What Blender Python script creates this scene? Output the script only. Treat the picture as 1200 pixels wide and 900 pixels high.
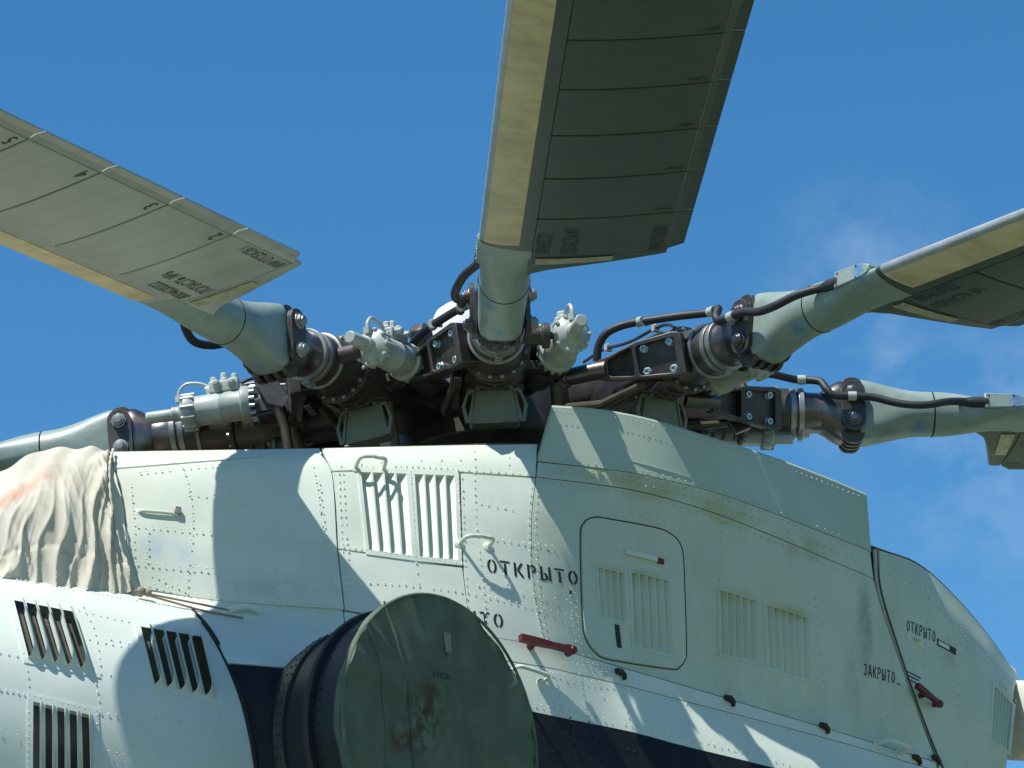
import bpy, bmesh, math, random
import numpy as np
from mathutils import Vector, Matrix
from mathutils.geometry import tessellate_polygon
from mathutils.kdtree import KDTree
random.seed(7); rng = np.random.default_rng(7)
for o in list(bpy.data.objects): bpy.data.objects.remove(o)
SC = bpy.context.scene; COL = SC.collection
V = lambda *a: np.array(a, float)
unit = lambda v: v/np.linalg.norm(v)
# ---------------------------------------------------------------- camera, sky, sun, exposure
CAM_P = V(0, -15.1032, -5.1036)
CF = unit(V(.0048, .9426, .3340)); CR = unit(V(.9986, .0133, -.0518)); CU = np.cross(CR, CF); CR = np.cross(CF, CU)
FPX = 3891.8
cam = bpy.data.objects.new('camera', bpy.data.cameras.new('camera')); COL.objects.link(cam)
M4 = Matrix.Identity(4)
for i in range(3):
    M4[i][0] = CR[i]; M4[i][1] = CU[i]; M4[i][2] = -CF[i]; M4[i][3] = CAM_P[i]
cam.matrix_world = M4
cam.data.sensor_width = 36; cam.data.lens = FPX/1200*36; cam.data.clip_end = 5000; cam.data.clip_start = .1
SC.camera = cam
SUN = unit(V(-.338, -.298, .884))
w = bpy.data.worlds.new('World'); SC.world = w; w.use_nodes = True
nt = w.node_tree; N = nt.nodes; L = nt.links
bg = N['Background']; sky = N.new('ShaderNodeTexSky'); sky.sky_type = 'NISHITA'; sky.sun_disc = False
sky.sun_elevation = math.asin(SUN[2]); sky.sun_rotation = math.atan2(SUN[0], SUN[1])
sky.air_density = 1.0; sky.dust_density = 0.1; sky.ozone_density = 6.0; sky.altitude = 300
tc = N.new('ShaderNodeTexCoord')
mp = N.new('ShaderNodeMapping'); mp.inputs['Location'].default_value = (7, 2, 4); mp.inputs['Scale'].default_value = (16, 9, 22); mp.inputs['Rotation'].default_value = (.15, .6, .3)
nz = N.new('ShaderNodeTexNoise'); nz.inputs['Scale'].default_value = 2.2; nz.inputs['Detail'].default_value = 9; nz.inputs['Roughness'].default_value = .62
nz2 = N.new('ShaderNodeTexNoise'); nz2.inputs['Scale'].default_value = 5.0; nz2.inputs['Detail'].default_value = 3
r1 = N.new('ShaderNodeMapRange'); r1.inputs[1].default_value = .40; r1.inputs[2].default_value = .80
r2 = N.new('ShaderNodeMapRange'); r2.inputs[1].default_value = .55; r2.inputs[2].default_value = .72
mu = N.new('ShaderNodeMath'); mu.operation = 'MULTIPLY'
mu2 = N.new('ShaderNodeMath'); mu2.operation = 'MULTIPLY'; mu2.inputs[1].default_value = .34
mx = N.new('ShaderNodeMixRGB'); mx.inputs[2].default_value = (4.4, 5.7, 6.9, 1)
L.new(tc.outputs['Generated'], mp.inputs[0]); L.new(mp.outputs[0], nz.inputs[0]); 
mask_ = None
for d_, rad_ in (((.157, .94, .305), .062), ((.112, .925, .352), .040), ((.115, .935, .326), .035), ((-.55, .70, .40), .25), ((.75, .45, .42), .22)):
    vm = N.new('ShaderNodeVectorMath'); vm.operation = 'DISTANCE'; q_ = unit(V(*d_)); vm.inputs[1].default_value = tuple(q_); L.new(tc.outputs['Generated'], vm.inputs[0])
    mr = N.new('ShaderNodeMapRange'); mr.inputs[1].default_value = rad_; mr.inputs[2].default_value = rad_*.25; L.new(vm.outputs['Value'], mr.inputs[0])
    if mask_ is None: mask_ = mr.outputs[0]
    else:
        mm_ = N.new('ShaderNodeMath'); mm_.operation = 'MAXIMUM'; L.new(mask_, mm_.inputs[0]); L.new(mr.outputs[0], mm_.inputs[1]); mask_ = mm_.outputs[0]
L.new(tc.outputs['Generated'], nz2.inputs[0])
L.new(nz.outputs[0], r1.inputs[0]); L.new(nz2.outputs[0], r2.inputs[0]); L.new(r1.outputs[0], mu.inputs[0]); L.new(mask_, mu.inputs[1])
L.new(mu.outputs[0], mu2.inputs[0]); L.new(mu2.outputs[0], mx.inputs[0]); hs_ = N.new('ShaderNodeHueSaturation'); hs_.inputs['Hue'].default_value = .492; hs_.inputs['Saturation'].default_value = 1.22; hs_.inputs['Value'].default_value = 1.10; L.new(sky.outputs[0], hs_.inputs['Color']); L.new(hs_.outputs[0], mx.inputs[1]); L.new(mx.outputs[0], bg.inputs[0])
bg.inputs[1].default_value = .085
sl = bpy.data.lights.new('sun', 'SUN'); sl.energy = 3.8; sl.angle = math.radians(.53); sl.color = (1, .975, .93)
so = bpy.data.objects.new('sun', sl); COL.objects.link(so)
so.rotation_euler = Vector(SUN).to_track_quat('Z', 'Y').to_euler(); so.location = (-6, -6, 16)
SC.view_settings.view_transform = 'Standard'; SC.view_settings.look = 'None'
SC.view_settings.exposure = 0.62; SC.view_settings.gamma = 1
SC.render.engine = 'CYCLES'; SC.cycles.max_bounces = 6; SC.cycles.use_denoising = True

# ---------------------------------------------------------------- geometry of the view
AL = math.radians(66)
YF = V(math.cos(AL), -math.sin(AL), 0); XF = V(math.sin(AL), math.cos(AL), 0); ZZ = V(0, 0, 1)   # outboard, aft, up
def rays(px):
    px = np.atleast_2d(np.array(px, float))
    d = CF + np.outer((px[:, 0]-600)/FPX, CR) - np.outer((px[:, 1]-450)/FPX, CU)
    return d
def at_yf(px, yf):
    d = rays(px); t = (np.asarray(yf)-CAM_P@YF)/(d@YF); return CAM_P + d*t[:, None]
def at_plane(px, p0, n):
    d = rays(px); t = ((p0-CAM_P)@n)/(d@n); return CAM_P + d*t[:, None]
def crom(t):
    t2 = t*t; t3 = t2*t
    return np.stack([-.5*t+t2-.5*t3, 1-2.5*t2+1.5*t3, .5*t+2*t2-1.5*t3, -.5*t2+.5*t3], -1)
class Surf:
    """smooth body skin through a grid of sighted points with known outboard distance"""
    def __init__(s, rows):
        g = np.array(rows, float)
        g = np.concatenate([2*g[:1]-g[1:2], g, 2*g[-1:]-g[-2:-1]], 0)
        s.g = np.concatenate([2*g[:, :1]-g[:, 1:2], g, 2*g[:, -1:]-g[:, -2:-1]], 1)
        s.nv, s.nu = len(rows)-1, len(rows[0])-1
    def raw(s, u, v):
        iu = np.clip(np.floor(u).astype(int), 0, s.nu-1); iv = np.clip(np.floor(v).astype(int), 0, s.nv-1)
        wu = crom(np.clip(u-iu, -.6, 1.6)); wv = crom(np.clip(v-iv, -.6, 1.6)); r = 0
        for a in range(4):
            for b in range(4):
                r = r + (wv[:, a]*wu[:, b])[:, None]*s.g[iv+a, iu+b]
        return r
    def inv(s, px):
        px = np.atleast_2d(np.array(px, float))
        uu, vv = np.meshgrid(np.linspace(0, s.nu, 8*s.nu+1), np.linspace(0, s.nv, 8*s.nv+1)); uu = uu.ravel(); vv = vv.ravel()
        q = s.raw(uu, vv)[:, :2]
        
        if not hasattr(s, 'kd'):
            s.kd = KDTree(len(q)); [s.kd.insert((a, b, 0), i) for i, (a, b) in enumerate(q)]; s.kd.balance()
        k = np.array([s.kd.find((a, b, 0))[1] for a, b in px]); u = uu[k]; v = vv[k]
        for _ in range(8):
            f = s.raw(u, v)[:, :2]-px; h = 1e-3
            fu = (s.raw(u+h, v)[:, :2]-px-f)/h; fv = (s.raw(u, v+h)[:, :2]-px-f)/h
            det = fu[:, 0]*fv[:, 1]-fu[:, 1]*fv[:, 0]; det = np.where(abs(det) < 1e-6, 1e-6, det)
            du = np.clip((f[:, 0]*fv[:, 1]-f[:, 1]*fv[:, 0])/det, -.3, .3); dv = np.clip((fu[:, 0]*f[:, 1]-fu[:, 1]*f[:, 0])/det, -.3, .3)
            u = np.clip(u-du, -.5, s.nu+.5); v = np.clip(v-dv, -.5, s.nv+.5)
        return u, v
    def pos(s, px):
        px = np.atleast_2d(np.array(px, float)); u, v = s.inv(px); return at_yf(px, s.raw(u, v)[:, 2])
    def pn(s, px):
        px = np.atleast_2d(np.array(px, float)); p = s.pos(px); e = 1.5
        a = s.pos(px+[e, 0])-s.pos(px-[e, 0]); b = s.pos(px+[0, e])-s.pos(px-[0, e])
        n = np.cross(a, b); n /= np.linalg.norm(n, axis=1)[:, None]
        n *= np.where((n@CF) > 0, -1, 1)[:, None]
        return p, n

# ---------------------------------------------------------------- materials
MATS = {}
def mat(name, col, rough=.5, metal=0, var=.15, scale=6, bump=0, bscale=40, dirt=None, dirt_amt=.0, dscale=3, streak=None, spec=.5, coat=0, wave=0, wear=None):
    m = bpy.data.materials.new(name); m.use_nodes = True; t = m.node_tree; n = t.nodes; l = t.links; b = n['Principled BSDF']
    c = n.new('ShaderNodeTexCoord'); out = None
    nz = n.new('ShaderNodeTexNoise'); nz.inputs['Scale'].default_value = scale; nz.inputs['Detail'].default_value = 7; nz.inputs['Roughness'].default_value = .65
    l.new(c.outputs['Object'], nz.inputs[0])
    rr = n.new('ShaderNodeMapRange'); rr.inputs[1].default_value = .3; rr.inputs[2].default_value = .7; rr.inputs[3].default_value = 1-var; rr.inputs[4].default_value = 1+var*.6
    l.new(nz.outputs[0], rr.inputs[0])
    mm = n.new('ShaderNodeMixRGB'); mm.blend_type = 'MULTIPLY'; mm.inputs[0].default_value = 1; mm.inputs[1].default_value = (*col, 1)
    l.new(rr.outputs[0], mm.inputs[2]); out = mm.outputs[0]
    if dirt:
        dz = n.new('ShaderNodeTexNoise'); dz.inputs['Scale'].default_value = dscale; dz.inputs['Detail'].default_value = 9; dz.inputs['Roughness'].default_value = .7
        src = c.outputs['Object']
        if streak:
            mp = n.new('ShaderNodeMapping'); mp.inputs['Scale'].default_value = streak; l.new(src, mp.inputs[0]); src = mp.outputs[0]
        l.new(src, dz.inputs[0])
        dr = n.new('ShaderNodeMapRange'); dr.inputs[1].default_value = .48; dr.inputs[2].default_value = .75; dr.inputs[4].default_value = dirt_amt
        l.new(dz.outputs[0], dr.inputs[0])
        dm = n.new('ShaderNodeMixRGB'); dm.inputs[2].default_value = (*dirt, 1); l.new(out, dm.inputs[1]); l.new(dr.outputs[0], dm.inputs[0]); out = dm.outputs[0]
    if wear:
        be = n.new('ShaderNodeBevel'); be.samples = 4; be.inputs['Radius'].default_value = .007
        ge = n.new('ShaderNodeNewGeometry'); dt = n.new('ShaderNodeVectorMath'); dt.operation = 'DOT_PRODUCT'; l.new(be.outputs[0], dt.inputs[0]); l.new(ge.outputs['Normal'], dt.inputs[1])
        wr = n.new('ShaderNodeMapRange'); wr.inputs[1].default_value = .985; wr.inputs[2].default_value = .86; l.new(dt.outputs['Value'], wr.inputs[0])
        wn = n.new('ShaderNodeTexNoise'); wn.inputs['Scale'].default_value = 30; wn.inputs['Detail'].default_value = 6; l.new(c.outputs['Object'], wn.inputs[0])
        wn2 = n.new('ShaderNodeMapRange'); wn2.inputs[1].default_value = .40; wn2.inputs[2].default_value = .62; l.new(wn.outputs[0], wn2.inputs[0])
        wm = n.new('ShaderNodeMath'); wm.operation = 'MULTIPLY'; l.new(wr.outputs[0], wm.inputs[0]); l.new(wn2.outputs[0], wm.inputs[1])
        wx = n.new('ShaderNodeMixRGB'); wx.inputs[2].default_value = (*wear, 1); l.new(out, wx.inputs[1]); l.new(wm.outputs[0], wx.inputs[0]); out = wx.outputs[0]
    l.new(out, b.inputs['Base Color'])
    b.inputs['Metallic'].default_value = metal; b.inputs['Specular IOR Level'].default_value = spec
    rr2 = n.new('ShaderNodeMapRange'); rr2.inputs[3].default_value = max(.05, rough-.1); rr2.inputs[4].default_value = min(1, rough+.12); l.new(nz.outputs[0], rr2.inputs[0]); l.new(rr2.outputs[0], b.inputs['Roughness'])
    if coat: b.inputs['Coat Weight'].default_value = coat
    last = None
    if wave:
        wz = n.new('ShaderNodeTexNoise'); wz.inputs['Scale'].default_value = 2.6; wz.inputs['Detail'].default_value = 1; l.new(c.outputs['Object'], wz.inputs[0])
        wb = n.new('ShaderNodeBump'); wb.inputs['Strength'].default_value = wave; wb.inputs['Distance'].default_value = .05; l.new(wz.outputs[0], wb.inputs['Height']); last = wb
    if bump:
        bz = n.new('ShaderNodeTexNoise'); bz.inputs['Scale'].default_value = bscale; bz.inputs['Detail'].default_value = 5; l.new(c.outputs['Object'], bz.inputs[0])
        bb = n.new('ShaderNodeBump'); bb.inputs['Strength'].default_value = bump; bb.inputs['Distance'].default_value = .004; l.new(bz.outputs[0], bb.inputs['Height'])
        if last: l.new(last.outputs[0], bb.inputs['Normal'])
        last = bb
    if last: l.new(last.outputs[0], b.inputs['Normal'])
    MATS[name] = m; return m
def stain(m, center, radius, col, amt, nscale=8, lo=.45, hi=.62):
    """a stain with a shape of its own, round a point of the object (object space)"""
    t = m.node_tree; n = t.nodes; l = t.links; b = n['Principled BSDF']; prev = b.inputs['Base Color'].links[0].from_socket
    c = n.new('ShaderNodeTexCoord'); d = n.new('ShaderNodeVectorMath'); d.operation = 'SUBTRACT'; d.inputs[1].default_value = tuple(center)
    sc = n.new('ShaderNodeVectorMath'); sc.operation = 'DIVIDE'; sc.inputs[1].default_value = tuple(radius)
    ln = n.new('ShaderNodeVectorMath'); ln.operation = 'LENGTH'
    l.new(c.outputs['Object'], d.inputs[0]); l.new(d.outputs[0], sc.inputs[0]); l.new(sc.outputs[0], ln.inputs[0])
    f = n.new('ShaderNodeMapRange'); f.inputs[1].default_value = 1; f.inputs[2].default_value = .3; l.new(ln.outputs['Value'], f.inputs[0])
    z = n.new('ShaderNodeTexNoise'); z.inputs['Scale'].default_value = nscale; z.inputs['Detail'].default_value = 8; z.inputs['Roughness'].default_value = .65; l.new(c.outputs['Object'], z.inputs[0])
    g = n.new('ShaderNodeMapRange'); g.inputs[1].default_value = lo; g.inputs[2].default_value = hi; l.new(z.outputs[0], g.inputs[0])
    mlt = n.new('ShaderNodeMath'); mlt.operation = 'MULTIPLY'; l.new(f.outputs[0], mlt.inputs[0]); l.new(g.outputs[0], mlt.inputs[1])
    ml2 = n.new('ShaderNodeMath'); ml2.operation = 'MULTIPLY'; ml2.inputs[1].default_value = amt; l.new(mlt.outputs[0], ml2.inputs[0])
    x = n.new('ShaderNodeMixRGB'); x.inputs[2].default_value = (*col, 1); l.new(prev, x.inputs[1]); l.new(ml2.outputs[0], x.inputs[0]); l.new(x.outputs[0], b.inputs['Base Color'])
WHITE = mat('white_paint', (.70, .755, .645), .42, 0, .07, 2.5, .12, 60, (.50, .50, .38), .28, 2.2, (1, 1, .5), wave=.42)
AFTW = mat('shaded_sooty_white', (.56, .625, .50), .45, 0, .09, 2.5, .12, 60, (.37, .41, .25), .6, 2.4, (1, 1, .35), wave=.42)  # white paint darkened to deepen the shade aft, plus soot and olive grime
WHITE2 = mat('nacelle_paint', (.69, .75, .68), .38, 0, .07, 2.5, .1, 60, (.5, .52, .45), .2, 2.2, wave=.2)
GREYP = mat('fence_paint', (.46, .55, .45), .5, 0, .1, 3, .1, 60, (.40, .42, .26), .4, 2.5)
NAVY = mat('navy_paint', (.008, .008, .011), .5, 0, .2, 4, .08, 50, (.03, .03, .03), .3, 4, spec=.3)
DUCT = mat('duct_metal', (.012, .013, .017), .5, .1, .3, 5, .15, 40, (.02, .02, .02), .5, 3)
CUFF = mat('cuff_paint', (.27, .34, .295), .42, 0, .16, 6, .15, 35, (.11, .12, .10), .6, 7, (.5, 1.6, 1.6), wear=(.45, .46, .42), wave=.12)
BLADE = mat('blade_paint', (.064, .082, .060), .42, 0, .28, 2.2, .1, 40, (.030, .036, .028), .7, 5, (2.5, .7, 1))
BLADE_B = mat('pale_blade_paint', (.43, .44, .39), .4, 0, .2, 2.2, .1, 40, (.27, .29, .25), .6, 5, (2.5, .7, 1))  # much lighter copy of the blade paint, used on one blade only
YEL = mat('erosion_strip', (.76, .62, .38), .55, 0, .25, 2.2, .1, 60, (.34, .22, .10), .6, 2.6, (3.2, 2.0, 1))
LEAD = mat('leading_edge_rubber', (.42, .43, .42), .4, .3, .2, 8, .1, 60, (.2, .2, .2), .4, 6)
SEAL = mat('seal', (.02, .02, .018), .8)
DARK = mat('dark_steel', (.075, .068, .060), .45, .45, .4, 9, .25, 50, (.125, .105, .078), .6, 6, wear=(.30, .28, .25))
STEEL = mat('brown_steel', (.17, .15, .14), .33, .85, .3, 9, .1, 50, (.05, .04, .035), .5, 7)
BAND = mat('band_steel', (.36, .35, .32), .4, .6, .2, 12, .1, 60, (.12, .1, .08), .5, 9)
DAMP = mat('damper_paint', (.42, .46, .40), .4, 0, .12, 10, .1, 60, (.20, .17, .11), .7, 9, wear=(.55, .56, .52))
BOLT = mat('zinc_bolt', (.40, .52, .55), .35, .5, .2, 30)
BRK = mat('bracket_paint', (.19, .225, .17), .5, 0, .2, 9, .1, 50, (.10, .09, .06), .65, 8, wear=(.30, .31, .26))
LINKM = mat('link_steel', (.11, .095, .065), .45, .5, .25, 9, .1, 50, (.06, .05, .04), .5, 8)
RUB = mat('black_rubber', (.022, .022, .024), .55, 0, .2, 10)
CLAMP = mat('clamp_band', (.50, .49, .42), .5, .2, .15, 20)
RED = mat('red_paint', (.125, .013, .010), .45, 0, .25, 14, .1, 60, (.1, .02, .015), .4, 10)
BLACKP = mat('black_marking', (.016, .016, .018), .6, 0, .3, 30)
INK = mat('faded_marking', (.05, .058, .05), .7, 0, .3, 30)
BLUEI = mat('blue_marking', (.05, .10, .17), .6)
CANV = mat('beige_canvas', (.60, .57, .47), .9, 0, .12, 5, .5, 160, (.36, .31, .22), .5, 3, (1, 1, .45), spec=.15)
GCANV = mat('green_canvas', (.135, .17, .125), .85, 0, .3, 5, .5, 170, (.075, .085, .06), .8, 4, (1, 1, .3), spec=.2)
HINGE = mat('hinge_metal', (.05, .035, .028), .5, .4, .3, 20)
ROPE = mat('cord_fibre', (.06, .06, .05), .8)
ROPE2 = mat('tie_string', (.30, .24, .17), .8)
SCREEN = mat('vent_screen', (.075, .070, .062), .75, .1, .35, 60)
CAVITY = mat('cavity_paint', (.10, .11, .11), .7)
BEIGE = mat('boom_paint', (.68, .68, .61), .5, 0, .08, 3)
LIGHTW = mat('white_cap', (.85, .85, .83), .35, 0, .04, 5)
PLAQ = mat('data_plate_paint', (.46, .42, .27), .5, 0, .25, 18, 0, 40, (.16, .15, .10), .8, 45)
GRND = mat('ground_mix', (.115, .14, .075), .9, 0, .3, .35, .3, 8, (.21, .205, .16), .7, .12)

# ---------------------------------------------------------------- mesh helpers
class MB:
    def __init__(s): s.v = []; s.f = []; s.n = 0
    def add(s, v, f):
        s.v += [tuple(map(float, p)) for p in v]; s.f += [tuple(i+s.n for i in q) for q in f]; s.n += len(v); return s
    def tube(s, path, rad, n=12, cap=True, closed=False):
        path = [np.array(p, float) for p in path]; k = len(path); rad = rad if hasattr(rad, '__len__') else [rad]*k
        ref = None; vs = []
        for i, p in enumerate(path):
            a = path[(i-1) % k] if (i or closed) else p; b = path[(i+1) % k] if (i < k-1 or closed) else p
            t = unit(b-a)
            if ref is None:
                ref = unit(np.cross(t, V(0, 0, 1) if abs(t[2]) < .9 else V(1, 0, 0)))
            ref = unit(ref-t*(ref@t)); b2 = np.cross(t, ref)
            for j in range(n):
                an = 2*math.pi*j/n; vs.append(p+rad[i]*(ref*math.cos(an)+b2*math.sin(an)))
        fs = []
        for i in range(k if closed else k-1):
            for j in range(n):
                a = i*n+j; b = i*n+(j+1) % n; c = ((i+1) % k)*n; fs.append((a, b, c+(j+1) % n, c+j))
        if cap and not closed: fs += [tuple(range(n))[::-1], tuple(range((k-1)*n, k*n))]
        return s.add(vs, fs)
    def lathe(s, o, d, prof, n=24, cap=True):
        o = np.array(o, float); d = unit(np.array(d, float)); e = unit(np.cross(d, V(0, 0, 1) if abs(d[2]) < .9 else V(1, 0, 0))); g = np.cross(d, e)
        vs = []; k = len(prof)
        for a, r in prof:
            for j in range(n):
                an = 2*math.pi*j/n; vs.append(o+d*a+r*(e*math.cos(an)+g*math.sin(an)))
        fs = [(i*n+j, i*n+(j+1) % n, (i+1)*n+(j+1) % n, (i+1)*n+j) for i in range(k-1) for j in range(n)]
        if cap: fs += [tuple(range(n))[::-1], tuple(range((k-1)*n, k*n))]
        return s.add(vs, fs)
    def prism(s, poly, o, ax, ay, az, t, holes=()):
        """polygon in the (ax, ay) plane through o, extruded from 0 to t along az"""
        o = np.array(o, float); loops = [list(poly)]+[list(h) for h in holes]
        tri = tessellate_polygon([[Vector((x, y, 0)) for x, y in lp] for lp in loops])
        flat = [p for lp in loops for p in lp]; k = len(flat)
        vs = [o+ax*x+ay*y for x, y in flat]+[o+ax*x+ay*y+az*t for x, y in flat]
        fs = [tuple(q)[::-1] for q in tri]+[tuple(i+k for i in q) for q in tri]; b = 0
        for lp in loops:
            m = len(lp); fs += [(b+i, b+(i+1) % m, b+(i+1) % m+k, b+i+k) for i in range(m)]; b += m
        return s.add(vs, fs)
    def box(s, c, sx, sy, sz, ax=V(1, 0, 0), ay=V(0, 1, 0), az=V(0, 0, 1)):
        p = [(-sx/2, -sy/2), (sx/2, -sy/2), (sx/2, sy/2), (-sx/2, sy/2)]
        return s.prism(p, np.array(c, float)-az*sz/2, ax, ay, az, sz)
    def loft(s, secs, cap=True):
        n = len(secs[0]); k = len(secs); vs = [p for q in secs for p in q]
        fs = [(i*n+j, i*n+(j+1) % n, (i+1)*n+(j+1) % n, (i+1)*n+j) for i in range(k-1) for j in range(n)]
        if cap: fs += [tuple(range(n))[::-1], tuple(range((k-1)*n, k*n))]
        return s.add(vs, fs)
    def ball(s, c, r, n=12, m=8):
        return s.lathe(V(*c)-V(0, 0, r), V(0, 0, 1), [(r-r*math.cos(math.pi*i/m), max(1e-4, r*math.sin(math.pi*i/m))) for i in range(m+1)], n)
    def grid(s, P, nu, nv, mask=None):
        fs = [(j*nu+i, j*nu+i+1, (j+1)*nu+i+1, (j+1)*nu+i) for j in range(nv-1) for i in range(nu-1) if mask is None or mask[j*(nu-1)+i]]
        return s.add(P, fs)
    def mesh(s, name, m, smooth=35, fix=True):
        me = bpy.data.meshes.new(name); me.from_pydata(s.v, [], s.f)
        if fix:
            b = bmesh.new(); b.from_mesh(me); bmesh.ops.recalc_face_normals(b, faces=b.faces); b.to_mesh(me); b.free()
        me.materials.append(m)
        me.polygons.foreach_set('use_smooth', [True]*len(me.polygons)); me.set_sharp_from_angle(angle=math.radians(smooth)); me.update()
        return me
def link(name, me, parent=None, bevel=0, **kw):
    o = bpy.data.objects.new(name, me); COL.objects.link(o)
    if parent: o.parent = parent
    for k, v in kw.items(): o[k] = v
    if bevel:
        bm = o.modifiers.new('bevel', 'BEVEL'); bm.width = bevel; bm.segments = 2; bm.limit_method = 'ANGLE'; bm.angle_limit = math.radians(40)
    return o
def empty(name, parent=None, loc=(0, 0, 0), **kw):
    o = bpy.data.objects.new(name, None); COL.objects.link(o); o.location = loc; o.empty_display_size = .1
    if parent: o.parent = parent
    for k, v in kw.items(): o[k] = v
    return o
def spline(pts, n=6):
    p = [np.array(q, float) for q in pts]; p = [2*p[0]-p[1]]+p+[2*p[-1]-p[-2]]; out = []
    for i in range(1, len(p)-2):
        for k in range(n):
            w_ = crom(np.array(k/n)); out.append(sum(w_[a]*p[i-1+a] for a in range(4)))
    out.append(p[-2]); return out
def resample(pl, n):
    pl = np.array(pl, float); d = np.r_[0, np.cumsum(np.linalg.norm(np.diff(pl, axis=0), axis=1))]
    t = np.linspace(0, d[-1], n); return np.stack([np.interp(t, d, pl[:, i]) for i in range(pl.shape[1])], 1)
def circ(n, rx, ry=None): return [(rx*math.cos(2*math.pi*i/n), (ry or rx)*math.sin(2*math.pi*i/n)) for i in range(n)]
def rrect(w_, h, r, n=4):
    out = []
    for cx, cy, a in ((w_/2-r, h/2-r, 0), (-w_/2+r, h/2-r, 90), (-w_/2+r, -h/2+r, 180), (w_/2-r, -h/2+r, 270)):
        for i in range(n+1):
            an = math.radians(a+90*i/n); out.append((cx+r*math.cos(an), cy+r*math.sin(an)))
    return out
X_, Y_, Z_ = V(1, 0, 0), V(0, 1, 0), V(0, 0, 1)

# text: outline shapes of the built-in font as 2D triangles, height 1
_tc = {}
def text2d(s):
    if s not in _tc:
        cu = bpy.data.curves.new('t', 'FONT'); cu.body = s; cu.size = 1.35; cu.resolution_u = 2
        o = bpy.data.objects.new('t', cu); COL.objects.link(o); dg = bpy.context.evaluated_depsgraph_get(); dg.update()
        me = o.evaluated_get(dg).to_mesh(); v = [(a.co.x, a.co.y) for a in me.vertices]; f = [tuple(p.vertices) for p in me.polygons]
        o.evaluated_get(dg).to_mesh_clear(); bpy.data.objects.remove(o); bpy.data.curves.remove(cu); _tc[s] = (np.array(v).reshape(-1, 2), f)
    return _tc[s]
# stencil letters drawn with strokes and bridges, cell 0.62 x 1
def stencil(s):
    T = .13; vs = []; fs = []; x = 0
    def quad(*p):
        b = len(vs); vs.extend(p); fs.append((b, b+1, b+2, b+3))
    def bar(x0, y0, x1, y1, t=T):
        d = unit(V(x1-x0, y1-y0)); n = V(-d[1], d[0])*t/2
        quad((x+x0-n[0], y0-n[1]), (x+x1-n[0], y1-n[1]), (x+x1+n[0], y1+n[1]), (x+x0+n[0], y0+n[1]))
    def arc(cx, cy, rx, ry, a0, a1, k=8, t=T):
        for i in range(k):
            p = []
            for a, s_ in ((a0+(a1-a0)*i/k, -1), (a0+(a1-a0)*(i+1)/k, -1), (a0+(a1-a0)*(i+1)/k, 1), (a0+(a1-a0)*i/k, 1)):
                r = math.radians(a); p.append((x+cx+(rx+s_*t/2)*math.cos(r), cy+(ry+s_*t/2)*math.sin(r)))
            quad(*p)
    for ch in s:
        if ch == 'О': arc(.29, .5, .2, .44, 100, 260); arc(.29, .5, .2, .44, 280, 440)
        elif ch == 'Т': bar(.02, .94, .56, .94); bar(.29, 0, .29, .80)
        elif ch == 'К': bar(.1, 0, .1, 1); bar(.24, .5, .5, 1); bar(.24, .5, .52, 0)
        elif ch == 'Р': bar(.1, 0, .1, 1); bar(.17, .94, .3, .94); bar(.24, .5, .3, .5); arc(.3, .72, .17, .22, -90, 90)
        elif ch == 'Ы': bar(.08, 0, .08, 1); bar(.15, .06, .22, .06); bar(.2, .5, .24, .5); arc(.22, .28, .15, .22, -90, 90); bar(.54, 0, .54, 1)
        elif ch == 'З': arc(.24, .72, .19, .22, -80, 150); arc(.24, .28, .2, .22, -150, 80)
        elif ch == 'А': bar(.05, 0, .25, 1); bar(.33, 1, .53, 0); bar(.2, .33, .38, .33)
        x += .74 if ch != 'Ы' else .80
    return np.array(vs), fs
def letter_px(S, shapes, o, right, up, m, name, parent, off=.0015):
    """lettering laid on a skin: o, right and up in sighted units"""
    v, f = shapes; px = np.array(o)+v[:, :1]*np.array(right)+v[:, 1:]*np.array(up)
    p, n = S.pn(px); return link(name, MB().add(p+n*off, f).mesh(name, m, fix=False), parent, kind='stuff')

# ---------------------------------------------------------------- ground
g = MB(); RG = [0, 6, 14, 40, 150, 600, 2500]
for i in range(len(RG)-1): pass
gp = [V(r*math.cos(a), r*math.sin(a), -6.9) for r in RG[1:] for a in np.linspace(0, 2*math.pi, 48, endpoint=False)]
gf = [(i*48+j, i*48+(j+1) % 48, (i+1)*48+(j+1) % 48, (i+1)*48+j) for i in range(5) for j in range(48)]+[tuple(range(48))]
link('ground', MB().add(gp, gf).mesh('ground', GRND), kind='structure')

# ---------------------------------------------------------------- helicopter fuselage
heli = empty('helicopter', loc=(0, 0, 0), label='white helicopter fuselage with riveted engine cowling and navy stripe below the rotor', category='helicopter')
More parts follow.
